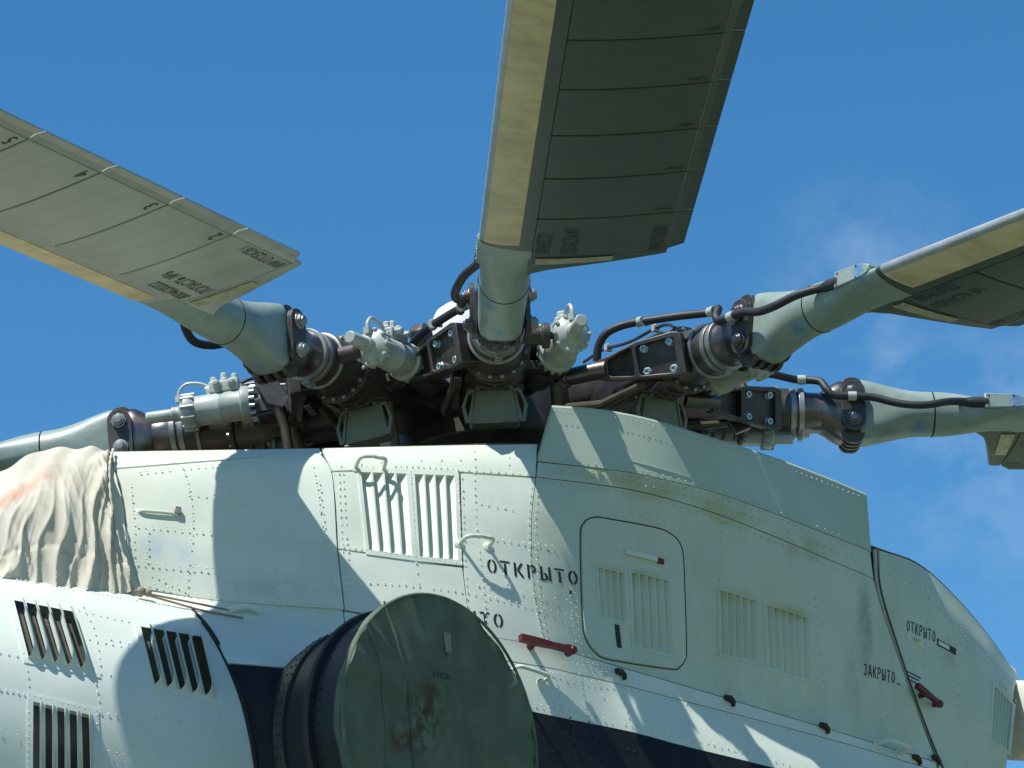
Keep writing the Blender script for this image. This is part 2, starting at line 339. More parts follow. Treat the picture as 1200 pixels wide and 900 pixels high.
# main cowling: front -> aft columns, top -> bottom rows : (x, y, outboard metres)
COWL = Surf([
    [(128, 529, 1.02), (250, 527, 1.02), (374, 525, 1.02), (500, 522, 1.02), (630, 520, 1.04), (720, 536, 1.12), (800, 557, 1.11), (910, 594, .97), (1024, 640, .73), (1076, 660, .52), (1120, 699, .36), (1160, 746, .19), (1193, 794, .02)],
    [(130, 560, 1.16), (256, 553, 1.17), (384, 551, 1.17), (505, 550, 1.16), (629, 555, 1.13), (720, 570, 1.12), (803, 590, 1.09), (913, 630, .96), (1027, 680, .73), (1074, 697, .60), (1114, 728, .48), (1152, 765, .34), (1188, 812, .18)],
    [(146, 625, 1.27), (268, 628, 1.29), (392, 635, 1.30), (512, 645, 1.30), (624, 656, 1.24), (722, 672, 1.09), (806, 692, 1.04), (918, 730, .90), (1036, 770, .69), (1074, 784, .60), (1108, 800, .51), (1144, 825, .40), (1183, 860, .27)],
    [(165, 690, 1.33), (282, 703, 1.36), (400, 716, 1.39), (520, 736, 1.40), (640, 757, 1.31), (726, 781, 1.10), (806, 804, 1.01), (922, 840, .86), (1044, 878, .66), (1076, 888, .58), (1104, 898, .50), (1138, 915, .40), (1176, 930, .28)],
    [(175, 750, 1.37), (290, 766, 1.39), (405, 785, 1.45), (522, 812, 1.46), (640, 838, 1.39), (726, 856, 1.23), (808, 876, 1.15), (924, 904, 1.01), (1046, 936, .81), (1077, 944, .72), (1104, 952, .64), (1136, 962, .54), (1172, 975, .42)],
    [(185, 850, 1.42), (297, 862, 1.44), (410, 880, 1.49), (524, 905, 1.50), (640, 930, 1.44), (726, 946, 1.31), (810, 964, 1.24), (926, 990, 1.10), (1048, 1020, .90), (1078, 1027, .81), (1104, 1035, .73), (1134, 1045, .63), (1168, 1060, .52)],
    [(195, 1000, 1.46), (304, 1005, 1.48), (415, 1020, 1.49), (526, 1040, 1.49), (640, 1060, 1.45), (726, 1075, 1.36), (812, 1090, 1.29), (928, 1115, 1.15), (1050, 1145, .95), (1079, 1152, .87), (1104, 1160, .79), (1132, 1170, .69), (1164, 1185, .58)]])
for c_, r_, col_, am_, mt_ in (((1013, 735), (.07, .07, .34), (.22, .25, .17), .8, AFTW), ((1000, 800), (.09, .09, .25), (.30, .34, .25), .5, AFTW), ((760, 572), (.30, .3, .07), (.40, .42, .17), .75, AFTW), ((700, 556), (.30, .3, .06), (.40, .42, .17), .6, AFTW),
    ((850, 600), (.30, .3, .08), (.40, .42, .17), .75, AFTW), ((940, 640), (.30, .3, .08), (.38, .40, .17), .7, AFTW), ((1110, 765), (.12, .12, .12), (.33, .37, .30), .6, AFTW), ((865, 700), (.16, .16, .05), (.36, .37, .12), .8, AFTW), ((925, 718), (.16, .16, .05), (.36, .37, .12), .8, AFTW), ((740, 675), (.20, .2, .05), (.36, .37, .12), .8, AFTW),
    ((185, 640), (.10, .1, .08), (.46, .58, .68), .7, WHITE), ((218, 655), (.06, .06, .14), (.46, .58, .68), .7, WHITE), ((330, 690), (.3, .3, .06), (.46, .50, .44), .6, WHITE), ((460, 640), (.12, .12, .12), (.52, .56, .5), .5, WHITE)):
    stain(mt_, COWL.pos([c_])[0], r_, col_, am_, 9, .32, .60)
def poly_in(px, poly):
    x, y = px[:, 0], px[:, 1]; r = np.zeros(len(px), bool); j = len(poly)-1
    for i in range(len(poly)):
        xi, yi = poly[i]; xj, yj = poly[j]
        c = ((yi > y) != (yj > y)) & (x < (xj-xi)*(y-yi)/((yj-yi) or 1e-9)+xi); r ^= c; j = i
    return r
def shrink(poly, d):
    p = np.array(poly, float); c = p.mean(0); out = []
    n = len(p); ar = sum(p[i][0]*p[(i+1) % n][1]-p[(i+1) % n][0]*p[i][1] for i in range(n)); sg = 1 if ar > 0 else -1
    for i in range(n):
        a = unit(p[i]-p[i-1]); b = unit(p[(i+1) % n]-p[i]); nn = unit(V(-a[1], a[0])+V(-b[1], b[0]))*sg; out.append(tuple(p[i]+nn*d))
    return out
def patch(S, name, top, bottom, left, right, m, parent, step=7, holes=(), off=0, gap=.55, thick=.012, curve=True, **kw):
    """one sheet of skin between four border lines, with a folded edge so that joints read as gaps"""
    if curve: top, bottom, left, right = [spline(q, 6) if len(q) > 2 else q for q in (top, bottom, left, right)]
    w_ = np.linalg.norm(np.diff(np.array(top), axis=0), axis=1).sum(); h = np.linalg.norm(np.diff(np.array(left), axis=0), axis=1).sum()
    nu = max(4, int(w_/step)+1); nv = max(4, int(h/step)+1)
    T, B, Lf, Rt = resample(top, nu), resample(bottom, nu), resample(left, nv), resample(right, nv)
    u = np.linspace(0, 1, nu)[None, :, None]; v = np.linspace(0, 1, nv)[:, None, None]
    P = (1-v)*T[None]+v*B[None]+(1-u)*Lf[:, None]+u*Rt[:, None]-((1-u)*(1-v)*T[0]+u*(1-v)*T[-1]+(1-u)*v*B[0]+u*v*B[-1])
    c = P.reshape(-1, 2).mean(0)
    if gap:   # draw the border in by the joint width
        e = P.copy()
        P[0] += unit_rows(e[1]-e[0])*gap; P[-1] += unit_rows(e[-2]-e[-1])*gap; P[:, 0] += unit_rows(e[:, 1]-e[:, 0])*gap; P[:, -1] += unit_rows(e[:, -2]-e[:, -1])*gap
    P = P.reshape(-1, 2); mask = None
    if holes:
        cc = ((P.reshape(nv, nu, 2)[:-1, :-1]+P.reshape(nv, nu, 2)[1:, 1:])/2).reshape(-1, 2); mask = np.ones(len(cc), bool)
        for hpoly in holes: mask &= ~poly_in(cc, hpoly)
    p, n = S.pn(P); p = p+n*off; mb = MB(); mb.grid(p, nu, nv, mask)
    idx = list(range(nu))+[j*nu+nu-1 for j in range(1, nv)]+[(nv-1)*nu+i for i in range(nu-2, -1, -1)]+[j*nu for j in range(nv-2, 0, -1)]
    k = len(idx); rim = np.concatenate([p[idx], p[idx]-n[idx]*thick]); mb.add(rim, [(i, (i+1) % k, (i+1) % k+k, i+k) for i in range(k)])
    me = mb.mesh(name, m, 50, fix=False); orient(me)
    return link(name, me, parent, **kw)
def unit_rows(a): return a/np.maximum(1e-9, np.linalg.norm(a, axis=1))[:, None]
def orient(me):
    b = bmesh.new(); b.from_mesh(me); bmesh.ops.remove_doubles(b, verts=b.verts, dist=1e-5); bmesh.ops.recalc_face_normals(b, faces=b.faces)
    b.faces.ensure_lookup_table(); f = max(b.faces, key=lambda q: q.calc_area())
    if Vector(CF).dot(f.normal) > 0: bmesh.ops.reverse_faces(b, faces=b.faces)
    b.to_mesh(me); b.free(); me.polygons.foreach_set('use_smooth', [True]*len(me.polygons)); me.set_sharp_from_angle(angle=math.radians(40))
def rivet_rows(S, rows, m, parent, name='rivets', r=.0050, spacing=8.2, off=.002):
    pts = []
    for row in rows:
        sp = spacing
        if isinstance(row[-1], (int, float)): sp = row[-1]; row = row[:-1]
        q = spline(row, 5) if len(row) > 2 else row
        ln = np.linalg.norm(np.diff(np.array(q), axis=0), axis=1).sum(); k = max(2, int(ln/sp)+1)
        pts.append(resample(q, k))
    pts = np.concatenate(pts); pts += rng.normal(0, .3, pts.shape); p, n = S.pn(pts); vs = []; fs = []; r0 = r
    for i in range(len(p)):
        if rng.random() < .04: continue
        r = r0*rng.uniform(.78, 1.12)
        e = unit(np.cross(n[i], Z_)); g_ = np.cross(n[i], e); c = p[i]+n[i]*off; b = len(vs)
        for k in range(6): a = k*math.pi/3; vs.append(c+r*(e*math.cos(a)+g_*math.sin(a)))
        for k in range(6): a = k*math.pi/3; vs.append(c+n[i]*r*.36+.6*r*(e*math.cos(a)+g_*math.sin(a)))
        fs += [(b+k, b+(k+1) % 6, b+6+(k+1) % 6, b+6+k) for k in range(6)]+[tuple(b+6+k for k in range(6))]
    return link(name, MB().add(vs, fs).mesh(name, m, 25), parent, kind='stuff')
def louvers(S, quad, n, m, parent, depth=.03, off=.003, margin=(.05, .05), kindof='recess', name='louver_panel', rows=16, pair=None):
    """pressed vent plate: n vertical gills in a sighted quad (tl, tr, br, bl)"""
    q = np.array(quad, float); pl = empty_mesh = None
    bl = lambda a, b: (1-a)[:, None]*(1-b)[:, None]*q[0]+a[:, None]*(1-b)[:, None]*q[1]+a[:, None]*b[:, None]*q[2]+(1-a)[:, None]*b[:, None]*q[3]
    mx_, my = margin; vs = np.linspace(0, 1, rows+1)
    bcol = np.r_[0, my-.004, my+(1-2*my)*vs, 1-my+.004, 1]
    fr = MB(); gl = []
    # frame sheet: strips between and round the gills
    edges = [0]
    for i in range(n): edges += [mx_+(1-2*mx_)*(i+.03)/n, mx_+(1-2*mx_)*(i+.90)/n]
    edges += [1]
    def sheet(mb, a, b, h):
        A, B = np.meshgrid(a, b); p, nn = S.pn(bl(A.ravel(), B.ravel())); hh = h(A.ravel(), B.ravel()); mb.grid(p+nn*hh[:, None], len(a), len(b))
    flat = lambda A, B: np.full(len(A), off)
    sheet(fr, np.linspace(0, 1, 2*n+2), V(0, my*.5, my), flat); sheet(fr, np.linspace(0, 1, 2*n+2), V(1-my, 1-my*.5, 1), flat)
    for k in range(0, len(edges), 2): sheet(fr, np.linspace(edges[k], edges[k+1], 2), my+(1-2*my)*np.linspace(0, 1, 6), flat)
    # folded rim
    t = np.linspace(0, 1, 9); o = np.zeros(9); e = np.ones(9)
    for A, B in ((t, o), (t, e), (o, t), (e, t)):
        p, nn = S.pn(bl(A, B)); fr.grid(np.concatenate([p+nn*off, p-nn*.002]), 9, 2)
    me = fr.mesh(name, m, 40, fix=False); flip_to_cam(me); plate = link(name, me, parent)
    for i in range(n):
        a0, a1 = edges[1+2*i], edges[2+2*i]; mb = MB()
        x = V(0, 0, .12, .3, .5, .7, .85, 1); bb = np.r_[0, 0, .015, .05, .1, np.linspace(.18, .82, 8), .88, .92, .95, .975, 1]
        A, B = np.meshgrid(x, bb); A = A.copy(); H = np.zeros_like(A)
        for j in range(len(bb)):
            tb = bb[j]; ef = 1.0
            if tb > .86: ef = math.sqrt(max(0, 1-((tb-.86)/.14)**2))
            if kindof == 'recess':
                H[j] = -depth*ef*np.clip(1-x*1.02, 0, 1)**.8
                H[j, 0] = 0; H[j, 1] = -depth*ef
                if j == 0: H[j] = 0
        if kindof == 'recess':
            p, nn = S.pn(bl((a0+(a1-a0)*A).ravel(), (my+(1-2*my)*B).ravel())); mb.grid(p+nn*(off+H.ravel())[:, None], len(x), len(bb))
            me = mb.mesh('louver', m, 45, fix=False); flip_to_cam(me); link('louver', me, plate)
        else:
            # raised hood open to the front, dark screen behind the opening
            x = V(.36, .37, .46, .62, .82, 1); A, B = np.meshgrid(x, bb); H = np.zeros_like(A)
            for j in range(len(bb)):
                tb = bb[j]; ef = 1.0
                if tb > .80: ef = math.sqrt(max(0, 1-((tb-.80)/.20)**2))
                if tb < .10: ef = min(1, .35+.65*tb/.10)
                A[j] = 1-(1-x)*(.55+.45*ef) if tb < .5 else 1-(1-x)*(1+.75*(1-ef))
                H[j] = depth*(.2+.8*ef)*np.clip(1-((x-.36)/.64)**1.6, 0, 1) if tb < .5 else depth*(ef)*np.clip(1-((x-.36)/.64)**1.6, 0, 1)
            p, nn = S.pn(bl((a0+(a1-a0)*A).ravel(), (my+(1-2*my)*B).ravel()))
            top = p+nn*(off+H.ravel())[:, None]; mb.grid(top, len(x), len(bb)); mb.grid(p+nn*(off+H.ravel()-.004)[:, None], len(x), len(bb))
            link('louver', mb.mesh('louver', m, 50, fix=False), plate)
            sb = MB(); A, B = np.meshgrid(V(-.02, .35, .7, 1.0), np.linspace(-.01, 1.01, 9)); p, nn = S.pn(bl((a0+(a1-a0)*A).ravel(), (my+(1-2*my)*B).ravel())); sb.grid(p-nn*.035, 4, 9)
            wb = MB(); A, B = np.meshgrid(V(0, 0), np.linspace(0, 1, 9)); p, nn = S.pn(bl(np.full(9, a0), my+(1-2*my)*np.linspace(0, 1, 9))); wb.grid(np.concatenate([p+nn*off, p-nn*.035]), 9, 2)
            link('screen', sb.mesh('screen', SCREEN, fix=False), plate); link('opening_edge', wb.mesh('opening_edge', m, fix=False), plate)
    return plate
def flip_to_cam(me):
    s = sum(Vector(CF).dot(p.normal)*p.area for p in me.polygons)
    if s > 0: me.flip_normals()
def on_skin(S, px): p, n = S.pn([px]); return p[0], n[0]
def grab_handle(S, a, b, out, m, parent, r=.011, name='grab_handle', label=None):
    pa, na = on_skin(S, a); pb, nb = on_skin(S, b); na = unit(na+V(0, 0, -.0)); mb = MB(); d = unit(pb-pa)
    path = [pa-na*.01, pa+na*out*.7+d*.004, pa+na*out*.95+d*.02, pa+na*out+d*.05, (pa+pb)/2+na*out*1.03, pb+nb*out-d*.05, pb+nb*out*.95-d*.02, pb+nb*out*.7-d*.004, pb-nb*.01]
    mb.tube(spline(path, 5), r, 10)
    for p, n in ((pa, na), (pb, nb)): mb.lathe(p-n*.002, n, [(0, .024), (.006, .024), (.009, .018)], 12)
    o = link(name, mb.mesh(name, m), parent)
    if label: o['label'] = label
    return o

SEAM1 = [(630, 541), (703, 549), (757, 557), (857, 583), (1000, 638), (1020, 647)]
SEAM2 = [(628, 559), (693, 567), (758, 578), (853, 607), (1000, 668), (1024, 679)]
L4 = [[(418, 548), (481, 550), (488, 658), (429, 650)], [(481.5, 550), (537, 552), (541, 663), (488.5, 658)]]
DOOR = [(700, 607), (690, 609), (684, 615), (681, 627), (682, 690), (684, 735), (689, 752), (698, 764), (714, 772), (785, 783), (795, 781), (801, 774), (803, 762), (801, 690), (799, 650), (794, 635), (784, 626), (766, 619)]
LD1 = [(696, 661), (734.5, 670), (738, 733), (700, 726)]; LD2 = [(735.5, 666), (789, 678), (794, 773), (739, 760)]
L5 = [(840, 687), (891, 702), (892, 780), (842, 769)]; L6 = [(894, 704), (953, 723), (955, 802), (898, 786)]
L7 = [(1163, 798), (1190, 826), (1184, 886), (1159, 868)]
HING = [(640, 757), (667, 764), (735, 784), (800, 803), (900, 833), (1000, 863), (1060, 882), (1098, 893)]
HINL = [(640, 782), (667, 788), (735, 804), (800, 821), (900, 847), (1000, 874), (1060, 892), (1098, 903)]
STRP = [(405, 782), (520, 810), (632, 836), (740, 858), (800, 874), (903, 899), (1000, 924), (1098, 950)]
P = lambda *a, **k: patch(COWL, 'cowling_panel', *a, WHITE, heli, **k)
# front: rim strip and big bulged door
P([(96, 530), (127.5, 529)], [(126, 684), (164, 690)], [(96, 530), (104, 590), (126, 684)], [(127.5, 529), (134, 551), (145, 595), (149, 640), (164, 690)], gap=.1)
P([(128, 529), (250, 527), (374, 525)], [(134, 549), (260, 539), (378, 532)], [(128, 529), (134, 549)], [(374, 525), (378, 532)])
fdoor = patch(COWL, 'front_door', [(135, 551), (260, 541), (352, 533), (375, 533)], [(165, 690), (233, 702), (300, 708), (403, 715)], [(135, 551), (146, 595), (150, 640), (165, 690)], [(375, 533), (388, 553), (392, 590), (395, 643), (403, 715)], WHITE, heli, off=.006, thick=.02, gap=.6)
P([(376, 525), (500, 522), (630, 520)], [(389, 552), (470, 550), (539, 553), (628, 559)], [(376, 525), (389, 552)], [(630, 520), (628, 559)])
P([(389, 553), (470, 551), (539, 554)], [(396, 643), (460, 652), (542, 664)], [(389, 553), (393, 590), (396, 643)], [(539, 554), (542, 664)], holes=[shrink(q, 2.4) for q in L4], step=3)
P([(540, 554), (628, 560)], [(553, 743), (640, 757)], [(540, 554), (543, 664), (553, 743)], [(628, 560), (623, 613), (626, 690), (640, 757)])
P([(396, 644), (460, 653), (542, 665)], [(404, 715), (480, 729), (552, 743)], [(396, 644), (404, 715)], [(542, 665), (552, 743)])
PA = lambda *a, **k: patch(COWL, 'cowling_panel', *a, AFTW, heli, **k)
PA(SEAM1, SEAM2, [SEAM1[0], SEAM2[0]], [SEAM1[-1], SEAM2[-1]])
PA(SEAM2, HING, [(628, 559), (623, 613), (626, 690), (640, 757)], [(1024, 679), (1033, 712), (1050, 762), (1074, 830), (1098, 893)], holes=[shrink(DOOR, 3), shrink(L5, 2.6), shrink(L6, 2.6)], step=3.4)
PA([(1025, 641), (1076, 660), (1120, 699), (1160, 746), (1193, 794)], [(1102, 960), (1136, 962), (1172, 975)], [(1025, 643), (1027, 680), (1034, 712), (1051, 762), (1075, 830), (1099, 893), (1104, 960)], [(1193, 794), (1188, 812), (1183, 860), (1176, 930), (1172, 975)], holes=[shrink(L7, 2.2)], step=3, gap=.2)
P([(403, 716), (520, 737), (640, 757)]+HING[1:], [(405, 742), (520, 762), (640, 782)]+HINL[1:], [(403, 716), (405, 742)], [HING[-1], HINL[-1]])
P([(405, 743), (520, 763), (640, 782)]+HINL[1:], STRP, [(405, 743), (405, 782)], [HINL[-1], STRP[-1]])
patch(COWL, 'navy_panel', STRP, [(410, 1000), (526, 1020), (640, 1040), (812, 1070), (928, 1100), (1100, 1150)], [STRP[0], (410, 1000)], [STRP[-1], (1100, 1150)], NAVY, heli, gap=.2)
# dark framework just under the skins (shows in the joints)
fu, fv = np.meshgrid(np.linspace(0, COWL.nu, 49), np.linspace(0, COWL.nv, 25)); raw = COWL.raw(fu.ravel(), fv.ravel()); fp = at_yf(raw[:, :2], raw[:, 2]-.05)
def not_hole(P2):
    c = ((P2.reshape(25, 49, 2)[:-1, :-1]+P2.reshape(25, 49, 2)[1:, 1:])/2).reshape(-1, 2); return np.ones(len(c), bool)
me = MB().grid(fp, 49, 25).mesh('inner_frame', CAVITY, fix=False); flip_to_cam(me); link('inner_frame', me, heli)
# the other half of the cowling, mirrored across the centre line, and the roof between
mir = lambda p: p-2*np.outer(p@YF, YF)
me = MB().grid(mir(at_yf(raw[:, :2], raw[:, 2])), 49, 25).mesh('far_cowling', WHITE); link('far_cowling', me, heli)
us = np.linspace(4.0, COWL.nu, 40); top = COWL.raw(us, np.zeros(40)); tp = at_yf(top[:, :2], top[:, 2]); rows_ = []
for k in np.linspace(0, 1, 9):
    q = tp-np.outer((tp@YF)*2*k, YF); q = q+ZZ*(.05*math.sin(math.pi*k)); q[:, 2] -= .0*k; rows_.append(q)
link('roof_panel', MB().grid(np.concatenate(rows_), 40, 9).mesh('roof_panel', WHITE), heli)
# rolled rim of the rotor opening and the dark deck inside it
us = np.linspace(0, 4.4, 40); top = COWL.raw(us, np.zeros(40)); tp = at_yf(top[:, :2], top[:, 2]); rr = []
for a in np.linspace(0, 1, 7):
    an = a*math.pi*.75; rr.append(tp-YF*(.07*math.sin(an)*1.0)+ZZ*(.012*math.sin(an*1.33)-.10*(1-math.cos(an))*.5))
me = MB().grid(np.concatenate(rr), 40, 7).mesh('opening_rim', WHITE); link('opening_rim', me, heli)
dk = [tp-YF*.07-ZZ*.09, tp-YF*.12-ZZ*.35, mir(tp)+YF*.12-ZZ*.35, mir(tp)+YF*.07-ZZ*.05]
link('rotor_deck', MB().grid(np.concatenate(dk), 40, 4).mesh('rotor_deck', DARK), heli)
bk = [XF*(-.1)+YF*y+ZZ*z for z in (-.25, -1.1) for y in (.95, -.95)]
# fence round the back of the rotor opening
FT = [(648, 478), (700, 482), (760, 493), (830, 514), (900, 536), (960, 558), (1015, 581)]
fb = resample(spline(SEAM1, 6), 40); ft = resample(spline(FT, 6), 40); base, bn = COWL.pn(fb)
tyf = (base@YF)+np.linspace(-.01, -.02, 40); tpf = at_yf(ft, tyf); fr = []
for k in np.linspace(0, 1, 6): fr.append(base*(1-k)+tpf*k+bn*.004)
outer = np.concatenate(fr); inner = outer-YF*.03; mb = MB(); mb.grid(outer, 40, 6); mb.grid(inner, 40, 6)
rim_i = list(range(40))+[j*40+39 for j in range(1, 6)]+[200+i for i in range(38, -1, -1)]+[j*40 for j in range(4, 0, -1)]; k = len(rim_i)
mb.add(np.concatenate([outer[rim_i], inner[rim_i]]), [(i, (i+1) % k, (i+1) % k+k, i+k) for i in range(k)])
me = mb.mesh('cowling_fence', GREYP, 40, fix=False); orient(me); fence = link('cowling_fence', me, heli)
class FenceS:
    def pn(s, px):
        px = np.atleast_2d(np.array(px, float)); b, n = COWL.pn(np.stack([px[:, 0], np.interp(px[:, 0], fb[:, 0], fb[:, 1])], 1))
        yy = (b@YF)-.004; p = at_yf(px, yy+.006); return p, np.tile(unit(YF-ZZ*.0), (len(px), 1))
FS = FenceS()
rivet_rows(FS, [[(650, 482), (700, 486), (760, 497), (830, 518), (900, 540), (1012, 584), 6.5], [(646, 486), (634, 538), 8], [(634, 538), (703, 545), (757, 553), (857, 579), (1000, 634), 9], [(757, 553), (752, 500), 30]], GREYP, fence, r=.0045, off=.003)
tp2 = MB(); tp2.tube(list(tpf+ZZ*.004-YF*.012), .012, 6); link('edge_strip', tp2.mesh('edge_strip', GREYP), fence)

# access door with its vents
dm = MB(); dp = np.array(DOOR, float); cpx = dp.mean(0)
def ring_pts(k): return np.array(spline([tuple(p) for p in dp]+[tuple(dp[0])], 3)[:-1]) if k == 0 else None
dl = ring_pts(0); door = None
xs = np.arange(678, 808, 3.0); ys = np.arange(603, 790, 3.0); GX, GY = np.meshgrid(xs, ys); gp_ = np.stack([GX.ravel(), GY.ravel()], 1)
sd = [tuple(p) for p in dl]
# snap grid points that fall just outside to the outline
def snap(pts, loop):
    out = pts.copy(); ins = poly_in(pts, loop); lp = np.array(resample(np.vstack([loop, loop[:1]]), 240))
    for i in range(len(pts)):
        d2 = ((lp-pts[i])**2).sum(1); j = np.argmin(d2)
        if not ins[i] and d2[j] < 60: out[i] = lp[j]
        elif ins[i] and d2[j] < 2.5: out[i] = lp[j]
    return out
sp_ = snap(gp_, sd); cc = ((sp_.reshape(len(ys), len(xs), 2)[:-1, :-1]+sp_.reshape(len(ys), len(xs), 2)[1:, 1:]+sp_.reshape(len(ys), len(xs), 2)[1:, :-1]+sp_.reshape(len(ys), len(xs), 2)[:-1, 1:])/4).reshape(-1, 2)
mask = poly_in(cc, sd) & ~poly_in(cc, shrink(LD1, 2.4)) & ~poly_in(cc, shrink(LD2, 2.4))
p, n = COWL.pn(sp_); dm.grid(p+n*.006, len(xs), len(ys), mask)
lp = resample(np.vstack([dl, dl[:1]]), 121)[:-1]; p, n = COWL.pn(lp); dm.add(np.concatenate([p+n*.006, p-n*.006]), [(i, (i+1) % 120, (i+1) % 120+120, i+120) for i in range(120)])
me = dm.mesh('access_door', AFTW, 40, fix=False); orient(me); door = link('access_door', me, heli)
lp2 = np.array([q for q in shrink([tuple(a) for a in lp], -1.4)]); p2, n2 = COWL.pn(lp2)
link('door_seal', MB().tube(list(p2+n2*.001), .0026, 6, closed=True).mesh('door_seal', SEAL), door)
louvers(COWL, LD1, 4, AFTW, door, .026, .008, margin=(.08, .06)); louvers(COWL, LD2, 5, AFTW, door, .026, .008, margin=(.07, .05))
def skin_plate(S, quad, m, name, parent, h=.004, off=.0, label=None):
    q = np.array(quad, float); p, n = S.pn(q); k = len(q); mb = MB(); mb.add(np.concatenate([p+n*(off+h), p+n*off-n*.003]), [tuple(range(k))]+[(i, (i+1) % k, (i+1) % k+k, i+k) for i in range(k)])
    o = link(name, mb.mesh(name, m), parent, bevel=min(.002, h*.4))
    if label: o['label'] = label
    return o
skin_plate(COWL, [(719, 732), (724, 733), (727, 760), (722, 759)], BLACKP, 'door_slot', door, .002, .008)
skin_plate(COWL, [(732, 644), (769, 653), (769, 659), (732, 650)], WHITE, 'latch', door, .012, .006)
skin_plate(COWL, [(769, 654), (776, 656), (776, 662), (769, 660)], RED, 'latch_tip', door, .014, .006, 'red tip of the door latch')
for i, q in enumerate(L4): louvers(COWL, q, 4, WHITE, heli, .045, .004, margin=(.06, .055))
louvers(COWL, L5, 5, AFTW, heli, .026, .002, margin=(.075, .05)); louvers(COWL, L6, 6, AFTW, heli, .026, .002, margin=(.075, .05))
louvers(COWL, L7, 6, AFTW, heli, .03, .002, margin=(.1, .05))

# rivets of the cowling
RV = [[(213, 550), (222, 580), (224, 623), (220, 657), (217, 693)], [(263, 546), (272, 593), (276, 630), (276, 700)], [(307, 545), (317, 593), (322, 640), (325, 702)], [(357, 637), (363, 680)],
      [(220, 580), (260, 583)], [(267, 593), (320, 596), (373, 600)], [(160, 617), (280, 628), (380, 638)], [(159, 660), (267, 670), (388, 680)], [(172, 684), (233, 699), (300, 705), (394, 711)],
      [(152, 570), (156, 613), (155, 650)], [(173, 623), (171, 657)], [(373, 567), (381, 640), (388, 700)], [(366, 548), (374, 600), (381, 690)], [(175, 672), (214, 690)], [(163, 556), (260, 547), (350, 540)]]
rivet_rows(COWL, RV, WHITE, fdoor, off=.014)
RV = [[(397, 556), (401, 640), (408, 712)], [(402, 556), (407, 640), (413, 712)], [(410, 547), (480, 547), (536, 550), 6.5], [(481, 553), (488, 652), 7], [(536, 553), (541, 660), 7], [(541, 553), (545, 662), 7], [(402, 641), (460, 649), (541, 661), 7],
      [(540, 551), (580, 553), (626, 557)], [(556, 530), (557, 600), (563, 660), (570, 735)], [(596, 528), (596, 545)], [(623, 563), (619, 613), (622, 675), (634, 745)], [(563, 590), (600, 597)], [(573, 632), (647, 640)],
      [(417, 682), (480, 686), (537, 693), (600, 705), (677, 724)], [(487, 660), (490, 683)], [(632, 563), (627, 613), (630, 680), (640, 750)], [(545, 668), (549, 735)], [(400, 547), (460, 541), (540, 539), 22],
      [(560, 686), (640, 700), (676, 706), 12], [(588, 665), (595, 690)], [(640, 640), (676, 652), 9]]
RV += [[(676, 610), (674, 690), (678, 745), (690, 770)], [(668, 690), (671, 740), (682, 768)], [(670, 772), (700, 780), (735, 789), 6], [(670, 777), (700, 786), (728, 793), 6], [(690, 598), (780, 617), 8], [(806, 640), (808, 700), (808, 770), 12]]
n_front = len(RV)
RV += [[(640, 553), (703, 560), (757, 569), (855, 597), (1000, 655), 9], [(640, 565), (700, 572), (760, 584), (853, 613), (1000, 675), 9], [(640, 546), (703, 553), (757, 562), (857, 588), (1000, 643), 9], [(853, 585), (848, 612)], [(757, 560), (755, 582)],
       [(845, 613), (842, 690), (838, 800), 11], [(672, 566), (668, 600), 11], [(700, 590), (820, 625), 10], [(955, 700), (965, 800), 11], [(830, 800), (940, 838), 12], [(1015, 690), (1024, 770), (1040, 840), 12]]
n_mid = len(RV)
RV += [[(648, 789), (660, 835)], [(677, 791), (688, 840)], [(797, 824), (813, 868)], [(610, 822), (660, 832), (740, 850), (853, 877), (940, 900)], [(645, 788), (735, 808), (800, 824), (900, 851), (1000, 878), 8], [(730, 806), (737, 850)], [(868, 842), (880, 880), 10],
       [(700, 800), (705, 815)], [(790, 800), (810, 812), 6], [(785, 797), (812, 806), 6]]
n_low = len(RV)
RV += [[(1040, 664), (1080, 684), (1130, 734), (1160, 770), (1183, 815)], [(1042, 672), (1076, 690), (1126, 740), (1155, 775), 9], [(1125, 755), (1122, 850), 11], [(1070, 800), (1150, 845), 11], [(1165, 793), (1190, 822), 5], [(1160, 800), (1156, 868), 8], [(1090, 690), (1082, 780), 12], [(1110, 720), (1150, 790), 11]]
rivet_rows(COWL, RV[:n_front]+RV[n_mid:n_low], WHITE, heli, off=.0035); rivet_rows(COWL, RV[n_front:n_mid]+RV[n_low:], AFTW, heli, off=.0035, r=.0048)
rivet_rows(COWL, [[(632, 852), (740, 880), (800, 893)], [(668, 842), (680, 900)], [(690, 846), (705, 900)], [(640, 880), (760, 905)]], NAVY, heli, off=.003)

